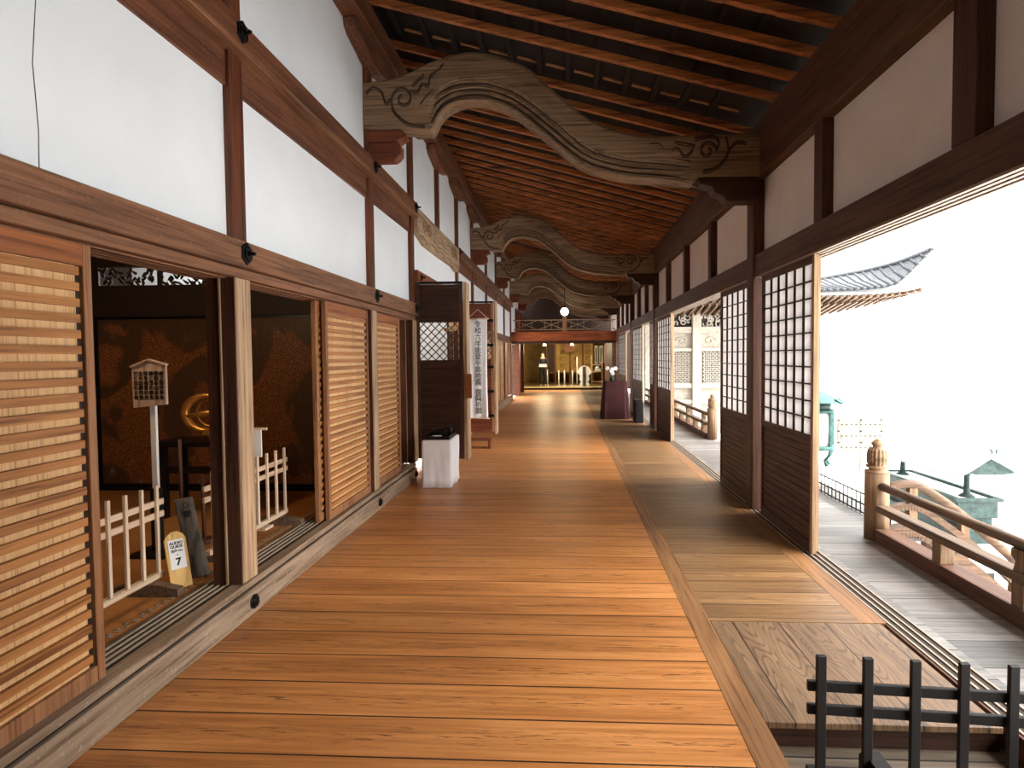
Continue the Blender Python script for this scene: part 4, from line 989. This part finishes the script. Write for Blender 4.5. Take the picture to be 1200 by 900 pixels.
    part('support', MB().box(.88, .90, 29.97, 30, .1, 1.12).box(1.03, 1.05, 29.97, 30, .1, 1.12).box(.92, 1.01, 29.98, 30, .1, 1.1), 'tile', t, 'grey upright strips')
    # rack on the right
    t = thing('wooden_rack', 'pale wooden rack at the right side of the far room', 'rack', (1.6, 30.3, .1))
    b = MB()
    for x in (1.32, 1.85): b.box(x, x+.04, 30.28, 30.32, .1, 1.65)
    for z in (.3, .8, 1.15): b.box(1.32, 1.89, 30.27, 30.33, z, z+.05)
    part('frame', b, 'pale', t)
    part('parcel', MB().box(1.5, 1.8, 30.2, 30.4, .86, .98).lathe((1.65, 30.3, .98), [(.1, 0), (.12, .05), (.08, .1), (.02, .13)], 10), 'white', t, 'white folded bundle')
    # podium with maroon cloth
    t = thing('covered_podium', 'podium draped in dark maroon cloth on the right of the corridor', 'podium', (1.28, 15.5, 0))
    n = 36; vs = []; fs = []
    for j, (z, k) in enumerate([(.005, 1.0), (.3, .95), (.7, .88), (.9, .84), (.96, .8)]):
        for i in range(n):
            a = 2*PI*i/n; cx, cy = math.cos(a), math.sin(a); p = .25
            x = abs(cx)**p*(1 if cx > 0 else -1)*.37; y = abs(cy)**p*(1 if cy > 0 else -1)*.3
            r = k+.03*math.sin(i*2.1)*(1-z)
            vs.append((1.28+x*r, 15.5+y*r, z))
    for j in range(4):
        for i in range(n): fs.append((j*n+i, j*n+(i+1) % n, (j+1)*n+(i+1) % n, (j+1)*n+i))
    fs.append(tuple(4*n+i for i in range(n)))
    part('cloth', MB().add(vs, fs), 'redcloth', t)
    t = thing('flower_vase', 'white flowers in a small vase on the maroon podium', 'flowers', (1.2, 15.4, .96))
    part('vase', MB().lathe((1.2, 15.4, .96), [(.04, 0), (.06, .04), (.05, .1), (.03, .13), (.035, .15)], 14), 'bronze', t)
    random.seed(5)
    for k in range(5):
        x, y, z = 1.2+random.uniform(-.13, .1), 15.35+random.uniform(-.08, .08), 1.14+random.uniform(0, .16)
        fl = MB()
        for q in range(6):
            a = 2*PI*q/6; fl.tube([(x, y, z), (x+.035*math.cos(a), y-.01, z+.035*math.sin(a)), (x+.055*math.cos(a), y-.025, z+.055*math.sin(a))], [.008, .024, .006], 6)
        q = part('flower', fl, 'white', t); part('stalk', MB().tube([(1.2, 15.4, 1.08), (x, y, z)], .004, 5), 'teal', q)
    # dark cabinet next to podium
    solo('dark_crate', MB().box(1.67, 1.86, 14.3, 14.9, .001, .5).box(1.68, 1.85, 14.35, 14.85, .5, .55), 'blackwood', 'dark narrow box standing between podium and door sill', 'box', bevel=.01)
    # lamps in the bright room
    for i, (x, y) in enumerate([(-1.0, 29.5), (.35, 29.5)]):
        t = thing('spot_lamp', ['small bright ceiling lamp above the person in the far room', 'small bright ceiling lamp above the red sign in the far room'][i], 'lamp', (x, y, 2.2))
        part('shade', MB().cyl((x, y, 2.16), (x, y, 2.26), .09, 12, .04), 'warmbulb', t); part('cord', MB().cyl((x, y, 2.26), (x, y, 3.2), .008, 6), 'iron', t)
        ld = bpy.data.lights.new('lamp_light', 'POINT'); ld.energy = 85; ld.shadow_soft_size = .1; ld.color = (1, .82, .5)
        lo = bpy.data.objects.new('lamp_light', ld); C.objects.link(lo); lo.location = (x, y-.1, 2.1)
build_far()

def build_person():
    X, Y, Z = -1.12, 30.2, .1
    t = thing('person', 'person in black clothes standing in the far room, arms bent forward', 'person', (X, Y, Z))
    def skin(name, verts, edges, radii, mat, root=0, sub=2):
        me = bpy.data.meshes.new(name); me.from_pydata(verts, edges, []); me.materials.append(M[mat])
        o = bpy.data.objects.new(name, me); C.objects.link(o); o.parent = t
        md = o.modifiers.new('skin', 'SKIN'); sv = me.skin_vertices[0].data if me.skin_vertices else None
        if sv is None:
            bm = bmesh.new(); bm.from_mesh(me); bm.verts.layers.skin.verify(); bm.to_mesh(me); bm.free(); sv = me.skin_vertices[0].data
        for i, r in enumerate(radii): sv[i].radius = r if isinstance(r, tuple) else (r, r)
        sv[root].use_root = True
        s = o.modifiers.new('sub', 'SUBSURF'); s.levels = sub; s.render_levels = sub
        return o
    V = [(0, 0, .92), (0, 0, 1.1), (0, .01, 1.32), (0, .01, 1.43), (0, -.01, 1.52), (0, -.02, 1.6), (0, -.01, 1.67),
         (-.09, 0, .86), (-.1, -.02, .48), (-.1, .02, .08), (-.1, -.12, .03), (.09, 0, .86), (.11, .03, .48), (.12, .08, .08), (.12, -.06, .03),
         (-.18, .01, 1.38), (-.24, .02, 1.12), (-.2, -.2, 1.02), (-.16, -.27, 1.03), (.18, .01, 1.38), (.25, .0, 1.12), (.22, -.2, 1.02), (.2, -.28, 1.04)]
    E = [(0, 1), (1, 2), (2, 3), (3, 4), (4, 5), (5, 6), (0, 7), (7, 8), (8, 9), (9, 10), (0, 11), (11, 12), (12, 13), (13, 14), (3, 15), (15, 16), (16, 17), (17, 18), (3, 19), (19, 20), (20, 21), (21, 22)]
    R = [(.14, .11), (.13, .10), (.15, .11), (.08, .07), .05, .085, .06, .085, .06, .045, .035, .085, .06, .045, .035, .06, .045, .035, .025, .06, .045, .035, .025]
    skin('body', V, E, R, 'skin', 0)
    V2 = [V[i] for i in (0, 1, 2, 3, 7, 8, 9, 11, 12, 13, 15, 16, 17, 19, 20, 21)]
    E2 = [(0, 1), (1, 2), (2, 3), (0, 4), (4, 5), (5, 6), (0, 7), (7, 8), (8, 9), (3, 10), (10, 11), (11, 12), (3, 13), (13, 14), (14, 15)]
    R2 = [(.17, .13), (.155, .12), (.17, .13), .085, .105, .085, .075, .105, .085, .075, .075, .065, .055, .075, .065, .055]
    skin('clothing', V2, E2, R2, 'clothes', 0)
    skin('hair', [(0, .02, 1.66), (0, .03, 1.71), (0, .05, 1.62)], [(0, 1), (0, 2)], [.098, .06, .07], 'hair', 0)
    for s in (-1, 1):
        hb = MB(); bx, by, bz = (-.16, -.27, 1.03) if s < 0 else (.2, -.28, 1.04)
        for k in range(4): hb.tube([(bx+(k-1.5)*.016, by, bz), (bx+(k-1.5)*.018, by-.05, bz+.005), (bx+(k-1.5)*.017, by-.075-.004*(1-abs(k-1.5)), bz-.02)], [.008, .008, .006], 6)
        hb.tube([(bx-s*.03, by+.02, bz), (bx-s*.05, by-.02, bz+.01), (bx-s*.045, by-.045, bz+.01)], [.009, .009, .007], 6)
        hb.v = [(x+X, y+Y, z+Z) for x, y, z in hb.v]
        part('fingers', hb, 'skin', t)
    pm = MB().box(X-.16, X+.2, Y-.372, Y-.366, Z+1.0, Z+1.14)
    solo('paper_sheet', pm, 'white', 'white sheet held by the person in the far room', 'paper')
build_person()

# ------------------------------------------------------------------ black fence in the foreground
def build_black_fence():
    t = thing('black_fence', 'black painted low picket fence in the bottom right corner', 'fence', (1.5, 2.4, -.12))
    def Yx(x): return 2.44-(x-.98)*.075
    a, b = .975, 2.02
    for z in (.142, .238):
        part('rail', MB().bar((a, Yx(a), z+.018), (b, Yx(b), z+.018), .02, .042), 'blackwood', t, bevel=.003)
    for k in range(6):
        x = 1.02+.176*k
        part('picket', MB().bar((x, Yx(x)-.02, -.1), (x, Yx(x)-.02, .392), .038, .02, (0, 1, 0)), 'blackwood', t, bevel=.003)
    part('bottom_rail', MB().bar((a, Yx(a), -.1), (b, Yx(b), -.1), .03, .035), 'blackwood', t, bevel=.003)
    for x in (1.235, 1.86):
        y = Yx(x); part('foot', MB().prism([(y-.16, -.12), (y+.06, -.12), (y+.06, -.05), (y+.03, -.02), (y-.16, -.02)], 'YZ', x-.035, x+.035), 'blackwood', t, bevel=.004)
build_black_fence()

# ------------------------------------------------------------------ veranda railing and outside
def finial_post(x, y, label, z0=-.05, h=.6):
    t = thing('newel_post', label, 'post', (x, y, z0))
    part('shaft', MB().cyl((x, y, z0), (x, y, z0+h), .1, 20), 'railwoodZ', t)
    pr = [(.1, 0), (.1, .01), (.07, .02), (.065, .03), (.09, .045), (.095, .055), (.08, .065), (.088, .08), (.09, .12), (.088, .17), (.08, .2), (.06, .215), (.035, .22), (.04, .232), (.05, .25), (.042, .27), (.018, .29), (.003, .305)]
    part('finial', MB().lathe((x, y, z0+h), pr, 48, .2, (.06, .20)), 'koryo', t, 'fluted bud-shaped finial')
def railing(y0, y1, x, label):
    t = thing('veranda_railing', label, 'railing', (x, (y0+y1)/2, -.05), kind=None)
    part('top_rail', MB().tube([(x, y0+(y1-y0)*k/10, .44) for k in range(11)], .036, 12), 'railwood', t)
    part('middle_rail', MB().box(x-.05, x+.05, y0, y1, .215, .275), 'railwood', t, bevel=.004)
    part('base_rail', MB().box(x-.06, x+.09, y0, y1, -.05, .065), 'darkY', t, 'darker base rail', bevel=.004)
    L = y1-y0; n = max(2, round(L/.8)); 
    for k in range(n):
        y = y0+.35+(L-.4)*k/n
        part('baluster', MB().box(x-.045, x+.055, y-.05, y+.05, .065, .215), 'railwoodZ', t, bevel=.003)
        if k % 2 == 0: part('saddle', MB().prism([(y-.05, .275), (y+.05, .275), (y+.035, .335), (y+.07, .36), (y+.07, .41), (y-.07, .41), (y-.07, .36), (y-.035, .335)], 'YZ', x-.035, x+.035), 'railwoodZ', t)
def build_outside():
    finial_post(2.77, 5.45, 'thick newel post with fluted bud finial at the near railing end')
    railing(.2, 5.34, 2.76, 'wooden railing along the veranda in the right foreground')
    finial_post(2.88, 11.85, 'newel post with bud finial seen through the middle right opening')
    railing(11.97, 21, 2.82, 'wooden railing seen through the middle right opening')
    # stair railing curving down outside
    t = thing('stair_railing', 'curved wooden stair rail descending behind the newel post', 'railing', (3.3, 5.5, -.05))
    up = smooth_curve([(2.90, .40), (3.05, .43), (3.2, .39), (3.5, .18), (3.85, -.12), (4.3, -.55)], 5)
    part('top_rail', MB().tube([(x, 5.5, z) for x, z in up], .04, 12), 'railwoodX', t)
    lo = MB()
    pts = [(x, z-.2) for x, z in up]
    for a, b in zip(pts, pts[1:]): lo.bar((a[0], 5.5, a[1]), (b[0]+.004, 5.5, b[1]), .08, .055, (0, 0, 1))
    part('middle_rail', lo, 'railwoodX', t)
    lo = MB(); pts = [(x, z-.42) for x, z in up]
    for a, b in zip(pts, pts[1:]): lo.bar((a[0], 5.5, a[1]), (b[0]+.004, 5.5, b[1]), .13, .1, (0, 0, 1))
    part('base_rail', lo, 'railwoodX', t)
    for x in (3.1, 3.55, 4.0):
        z = interp(up, x); part('baluster', MB().box(x-.035, x+.035, 5.468, 5.532, z-.40, z-.03), 'railwoodZ', t)
    # steps
    t = thing('outside_steps', 'broad grey wooden steps leading down from the veranda', 'steps', (3.9, 8.6, -1.2))
    for k in range(5): part('tread', MB().box(3.3+.28*k, 3.62+.28*k, 5.6, 11.6, -.12-.2*(k+1)+.05, -.12-.2*(k+1)+.11), 'veranda', t)
    part('stringer', MB().prism([(3.3, -.13), (3.3, -.6), (4.4, -1.2), (4.75, -1.2), (4.75, -1.06)], 'XZ', 5.62, 5.7), 'railwoodX', t)
    # low barrier of thin bars
    t = thing('bar_barrier', 'low dark fence of thin bars across the head of the outside steps', 'fence', (3.05, 8.5, -.05))
    y = 5.75; b = MB()
    for z in (-.03, .06, .165): b.bar((3.05, 5.7, z), (3.05, 11.6, z), .014, .014)
    part('rail', b, 'iron', t)
    b = MB()
    while y < 11.6: b.bar((3.05, y, -.05), (3.05, y, .17), .009, .009); y += .095
    part('bars', b, 'iron', t)
    # hanging bronze lantern
    x, y = 3.52, 8.6
    t = thing('hanging_lantern', 'turquoise bronze lantern hanging under the eave behind the paper door', 'lantern', (x, y, .08))
    n = 6
    def hexa(mb, r0, z0, r1, z1, rot=PI/6): return mb.lathe((x, y, 0), [(r0, z0), (r1, z1)], n)
    roof = MB().lathe((x, y, 0), [(.40, .93), (.37, .945), (.27, .99), (.17, 1.05), (.06, 1.09), (.02, 1.1)], 6)
    part('roof', roof, 'teal', t)
    k = MB()
    for i in range(6):
        a = 2*PI*i/6; k.tube([(x+.3*math.cos(a), y+.3*math.sin(a), .98), (x+.39*math.cos(a), y+.39*math.sin(a), .935), (x+.44*math.cos(a), y+.44*math.sin(a), .945)], [.012, .012, .006], 6)
    part('roof_curls', k, 'teal', t)
    part('band', MB().lathe((x, y, 0), [(.2, .82), (.22, .83), (.22, .92), (.2, .93)], 6), 'bronze', t)
    body = MB()
    for i in range(6):
        a = 2*PI*i/6; body.bar((x+.24*math.cos(a), y+.24*math.sin(a), .32), (x+.24*math.cos(a), y+.24*math.sin(a), .82), .03, .03)
    body.lathe((x, y, 0), [(.26, .27), (.27, .29), (.26, .33), (.1, .33)], 6).lathe((x, y, 0), [(.25, .79), (.27, .81), (.25, .83), (.1, .83)], 6)
    part('frame', body, 'teal', t)
    part('glazing', MB().lathe((x, y, 0), [(.22, .33), (.22, .79)], 6), 'white', t, 'pale body panels')
    part('finial', MB().lathe((x, y, 1.09), [(.02, 0), (.05, .02), (.05, .05), (.02, .09), (.005, .12)], 12), 'teal', t)
    part('chain', MB().cyl((x, y, 1.13), (x, y, 3.36), .008, 6), 'iron', t)
    f = MB()
    for i in range(6):
        a = 2*PI*i/6; f.tube([(x+.24*math.cos(a), y+.24*math.sin(a), .27), (x+.22*math.cos(a), y+.22*math.sin(a), .2), (x+.15*math.cos(a), y+.15*math.sin(a), .12), (x+.19*math.cos(a), y+.19*math.sin(a), .05)], [.02, .022, .02, .03], 6)
    part('feet', f, 'teal', t)
    # incense trough with small gabled roof
    t = thing('incense_burner', 'green bronze incense trough under its own small gabled roof, in the yard', 'incense burner', (5.98, 9.4, -1.2))
    x0, x1, ya, yb = 5.72, 6.3, 9.0, 11.2
    part('trough', MB().box(x0, x1, ya, yb, -.82, -.56), 'bronze', t, bevel=.01)
    part('rim', MB().box(x0-.05, x1+.05, ya-.05, ya+.03, -.57, -.52).box(x0-.05, x1+.05, yb-.03, yb+.05, -.57, -.52).box(x0-.05, x0+.04, ya+.03, yb-.03, -.57, -.52).box(x1-.04, x1+.05, ya+.03, yb-.03, -.57, -.52), 'bronze', t, bevel=.006)
    part('base', MB().box(x0+.05, x1-.05, ya+.05, yb-.05, -.96, -.83).box(x0-.04, x1+.04, ya-.04, yb+.04, -1.02, -.96).box(x0+.02, x1-.02, ya, yb, -1.2, -1.02), 'bronze', t)
    part('ash', MB().box(x0+.04, x1-.04, ya+.03, yb-.03, -.56, -.55), 'gravel', t, 'pale ash bed')
    for y in (ya+.25, yb-.25):
        part('roof_post', MB().lathe((6.01, y, -.55), [(.11, 0), (.09, .02), (.045, .05), (.04, .3), (.06, .36), (.1, .4)], 12), 'bronze', t)
    ridge = [(5.62, -.17), (5.78, -.10), (5.95, .01), (6.09, .11), (6.13, .14), (6.17, .11), (6.32, .01), (6.5, -.09), (6.68, -.16)]
    rr = ridge+[(p[0], p[1]-.035) for p in reversed(ridge)]
    part('roof', MB().prism(rr, 'XZ', ya-.12, yb+.12), 'lit_bronze', t, 'roof skin paled to look overexposed')
    part('gable', MB().prism([(5.78, -.14), (6.13, .07), (6.5, -.14), (6.3, -.17), (5.95, -.17)], 'XZ', ya-.06, ya-.02), 'bronze', t)
    part('ridge_ornament', MB().tube([(6.1, ya-.13, .15), (6.1, ya-.13, .2), (6.06, ya-.13, .22)], .014, 6).tube([(6.16, ya-.13, .15), (6.16, ya-.13, .2), (6.2, ya-.13, .22)], .014, 6), 'bronze', t)
    # small plaque rack
    t = thing('plaque_rack', 'pale rack hung with rows of small plaques beyond the lantern', 'rack', (6.75, 14, -1.2))
    b = MB()
    for x in (6.25, 6.75, 7.2): b.box(x-.025, x+.025, 14, 14.05, -1.2, .12)
    for z in (.08, -.18, -.44): b.box(6.22, 7.24, 14, 14.04, z, z+.03)
    part('frame', b, 'greyboard', t)
    b = MB(); random.seed(9)
    for z in (.07, -.19, -.45):
        for k in range(9):
            x = 6.31+k*.105; h = .13+random.random()*.05; b.prism([(x-.035, z-h), (x+.035, z-h), (x+.035, z-.04), (x, z-.01), (x-.035, z-.04)], 'XZ', 13.97, 13.98)
    part('plaques', b, 'greyboard', t)['kind'] = 'stuff'
    b = MB()
    for z in (.07, -.19, -.45):
        for k in range(9): x = 6.31+k*.105; b.box(x-.02, x+.02, 13.965, 13.97, z-.09, z-.07)
    part('plaque_marks', b, 'ink', t)
    # carved gate hall
    t = thing('carved_gate', 'bleached timber gate hall with carved transom and diamond lattice, across the yard', 'gate', (6, 22, -1.2))
    Y = 22
    part('backing', MB().box(3.0, 8.5, Y+.1, Y+.2, -1.2, 3.6), 'gatewood', t)
    fr = MB()
    for z, h in ((2.42, .22), (1.75, .12), (.42, .18), (-.15, .15), (3.4, .25)): fr.box(3.0, 8.5, Y-.06, Y+.1, z, z+h)
    part('cross_beams', fr, 'gatewood', t, bevel=.01)
    pil = MB()
    for x in (3.05, 4.76, 6.5, 8.35): pil.box(x-.16, x+.16, Y-.14, Y+.1, -1.2, 3.5)
    part('pillars', pil, 'gatewood', t, bevel=.02)
    random.seed(11)
    for i in range(3):
        ca = MB(); dk = MB(); la = MB()
        a = [3.21, 4.92, 6.66][i]; b_ = [4.6, 6.34, 8.19][i]
        dk.box(a, b_, Y+.07, Y+.1, 2.64, 3.4); dk.box(a+.1, b_-.1, Y+.07, Y+.1, .6, 1.75)
        for q in range(44):
            cx = a+random.random()*(b_-a); cz = 2.7+random.random()*.62; r = .06+random.random()*.1; a0 = random.random()*6
            ca.tube([(cx+r*(1-j/14)*math.cos(a0+j*.5), Y+.02, cz+r*(1-j/14)*math.sin(a0+j*.5)) for j in range(12)], .028, 6)
        for cx, sg in ((a+.35, 1), (b_-.35, -1)):
            ca.tube([(cx+sg*.22*(1-j/20)*math.cos(j*.45), Y+.08, 2.13+.16*(1-j/20)*math.sin(j*.45)) for j in range(18)], .022, 6)
        s = .14; k = -14
        while k < 30:
            for sg in (1, -1):
                xa = a+.1+k*s; xb = xa+sg*1.15; za, zb = .6, 1.75
                lo, hi = a+.1, b_-.1
                if sg > 0:
                    if xa < lo: za += lo-xa; xa = lo
                    if xb > hi: zb -= xb-hi; xb = hi
                else:
                    if xa > hi: za += xa-hi; xa = hi
                    if xb < lo: zb -= lo-xb; xb = lo
                if zb-za > .03 and lo-.01 <= xa <= hi+.01 and lo-.01 <= xb <= hi+.01: la.bar((xa, Y+.03, za), (xb, Y+.03, zb), .05, .03, (0, 1, 0))
            k += 1
        q = part('recess', dk, 'gatedark', t, 'dark recess behind the carving'); part('carving', ca, 'gatewood', q, 'pale carved transom'); part('diamond_lattice', la, 'gatewood', q, 'pale diamond lattice')
    # roof with upturned corner
    t = thing('hall_roof', 'grey tiled temple roof with upturned corner beyond the lantern', 'roof', (7.5, 24, 2.8))
    low = [(2.5, 3.73), (8, 3.73), (9.6, 3.76), (10.5, 3.83), (10.95, 3.95), (11.4, 4.38), (11.7, 4.7), (11.98, 5.0)]
    top = [(2.5, 4.25), (8, 4.28), (9.4, 4.34), (10.5, 4.5), (11.0, 4.6), (11.35, 4.7), (11.7, 4.85), (12.0, 5.01)]
    ty = [22.4, 22.4, 22.4, 21.8, 21.4, 21.0, 20.7, 20.42]
    n = 44; vs = []; fs = []; rows = []
    for i in range(n+1):
        u = i/n; x = 2.5+(11.98-2.5)*u
        zl, zt, yt = interp(low, x), interp(top, x), interp([(a[0], b) for a, b in zip(top, ty)], x)
        rows.append([(x, 20.4, zl-.07), (x, 20.4, zl), (x, 20.4+(yt-20.4)*.5, zl+(zt-zl)*.42), (x, yt, zt), (x, yt+2.6, zt-.9)])
    for rw in rows: vs += rw
    for i in range(n):
        for k in range(4): fs.append((i*5+k, i*5+k+1, (i+1)*5+k+1, (i+1)*5+k))
    o = part('tile_slope', MB().add(vs, fs), 'tile', t); sm = o.modifiers.new('solid', 'SOLIDIFY'); sm.thickness = .06
    q = MB()
    for i in range(0, n+1):
        rw = rows[i]; q.tube([rw[1], rw[2], rw[3]], .05, 6)
        q.lathe((rw[1][0], 20.36, rw[1][2]-.05), [(.06, 0), (.06, .09)], 8)
    q.tube([rw[3] for rw in rows], .08, 8)
    part('tile_rolls', q, 'tile', o)
    e = MB(); ep = [(x*1.0, 20.55, interp([(2.5, 3.6), (9.6, 3.6), (10.6, 3.63), (11.3, 3.7), (11.75, 3.8)], x)) for x in [2.5+9.25*i/40 for i in range(41)]]
    for a, b_ in zip(ep, ep[1:]): e.bar(a, b_, .3, .07)
    part('eave_board', e, 'gatewood', t, 'pale eave board')
    for sgm, (i0, i1) in enumerate(((0, 20), (20, 41))):
        f = MB()
        for i in range(i0, i1):
            a = ep[i]; k = max(0, 1-max(0, a[0]-8.6)/2.9)
            f.bar((a[0], a[1]-.1, a[2]-.09), (a[0]-.25*(1-k), a[1]+.3+1.9*k, a[2]-.09-.5*k), .1, .1)
            f.bar((a[0]+.11, a[1]+.1, a[2]-.2*k-.09), (a[0]+.11, a[1]+.3+1.9*k, a[2]-.09-.58*k), .06, .12)
        part('eave_rafters', f, 'railwoodX', t)
    # distant stone lantern at right edge
    t = thing('stone_lantern', 'small dark lantern post at the right edge beyond the railing', 'lantern', (7.7, 10, -1.2))
    part('post', MB().cyl((7.7, 10, -1.2), (7.7, 10, -1.05), .06, 10), 'bronze', t)
    part('head', MB().lathe((7.7, 10, -1.05), [(.05, 0), (.16, .03), (.16, .2), (.22, .24), (.1, .32), (.03, .4)], 6), 'bronze', t)
build_outside()

# ------------------------------------------------------------------ light
def build_light():
    w = bpy.data.worlds.new('sky'); S.world = w; w.use_nodes = True; t = w.node_tree; t.nodes.clear()
    out = t.nodes.new('ShaderNodeOutputWorld'); bg = t.nodes.new('ShaderNodeBackground'); t.links.new(bg.outputs[0], out.inputs[0])
    tc = t.nodes.new('ShaderNodeTexCoord'); sp = t.nodes.new('ShaderNodeSeparateXYZ'); t.links.new(tc.outputs['Generated'], sp.inputs[0])
    rp = t.nodes.new('ShaderNodeMapRange'); rp.interpolation_type = 'SMOOTHSTEP'
    rp.inputs['From Min'].default_value = .28; rp.inputs['From Max'].default_value = .75
    rp.inputs['To Min'].default_value = 1.0; rp.inputs['To Max'].default_value = 8.0
    t.links.new(sp.outputs[2], rp.inputs['Value']); t.links.new(rp.outputs[0], bg.inputs['Strength'])
    bg.inputs[0].default_value = (.98, .99, 1, 1)
    sd = bpy.data.lights.new('sun', 'SUN'); sd.energy = 8; sd.angle = math.radians(70); sd.color = (1, .97, .93)
    so = bpy.data.objects.new('sun', sd); C.objects.link(so)
    d = Vector((-.75, .35, -.62)).normalized()
    so.rotation_euler = d.to_track_quat('-Z', 'Y').to_euler(); so.location = (10, -5, 10)
build_light()
S.view_settings.view_transform = 'Standard'; S.view_settings.look = 'None'; S.view_settings.gamma = 1
S.view_settings.exposure = .55; S.view_settings.use_curve_mapping = False
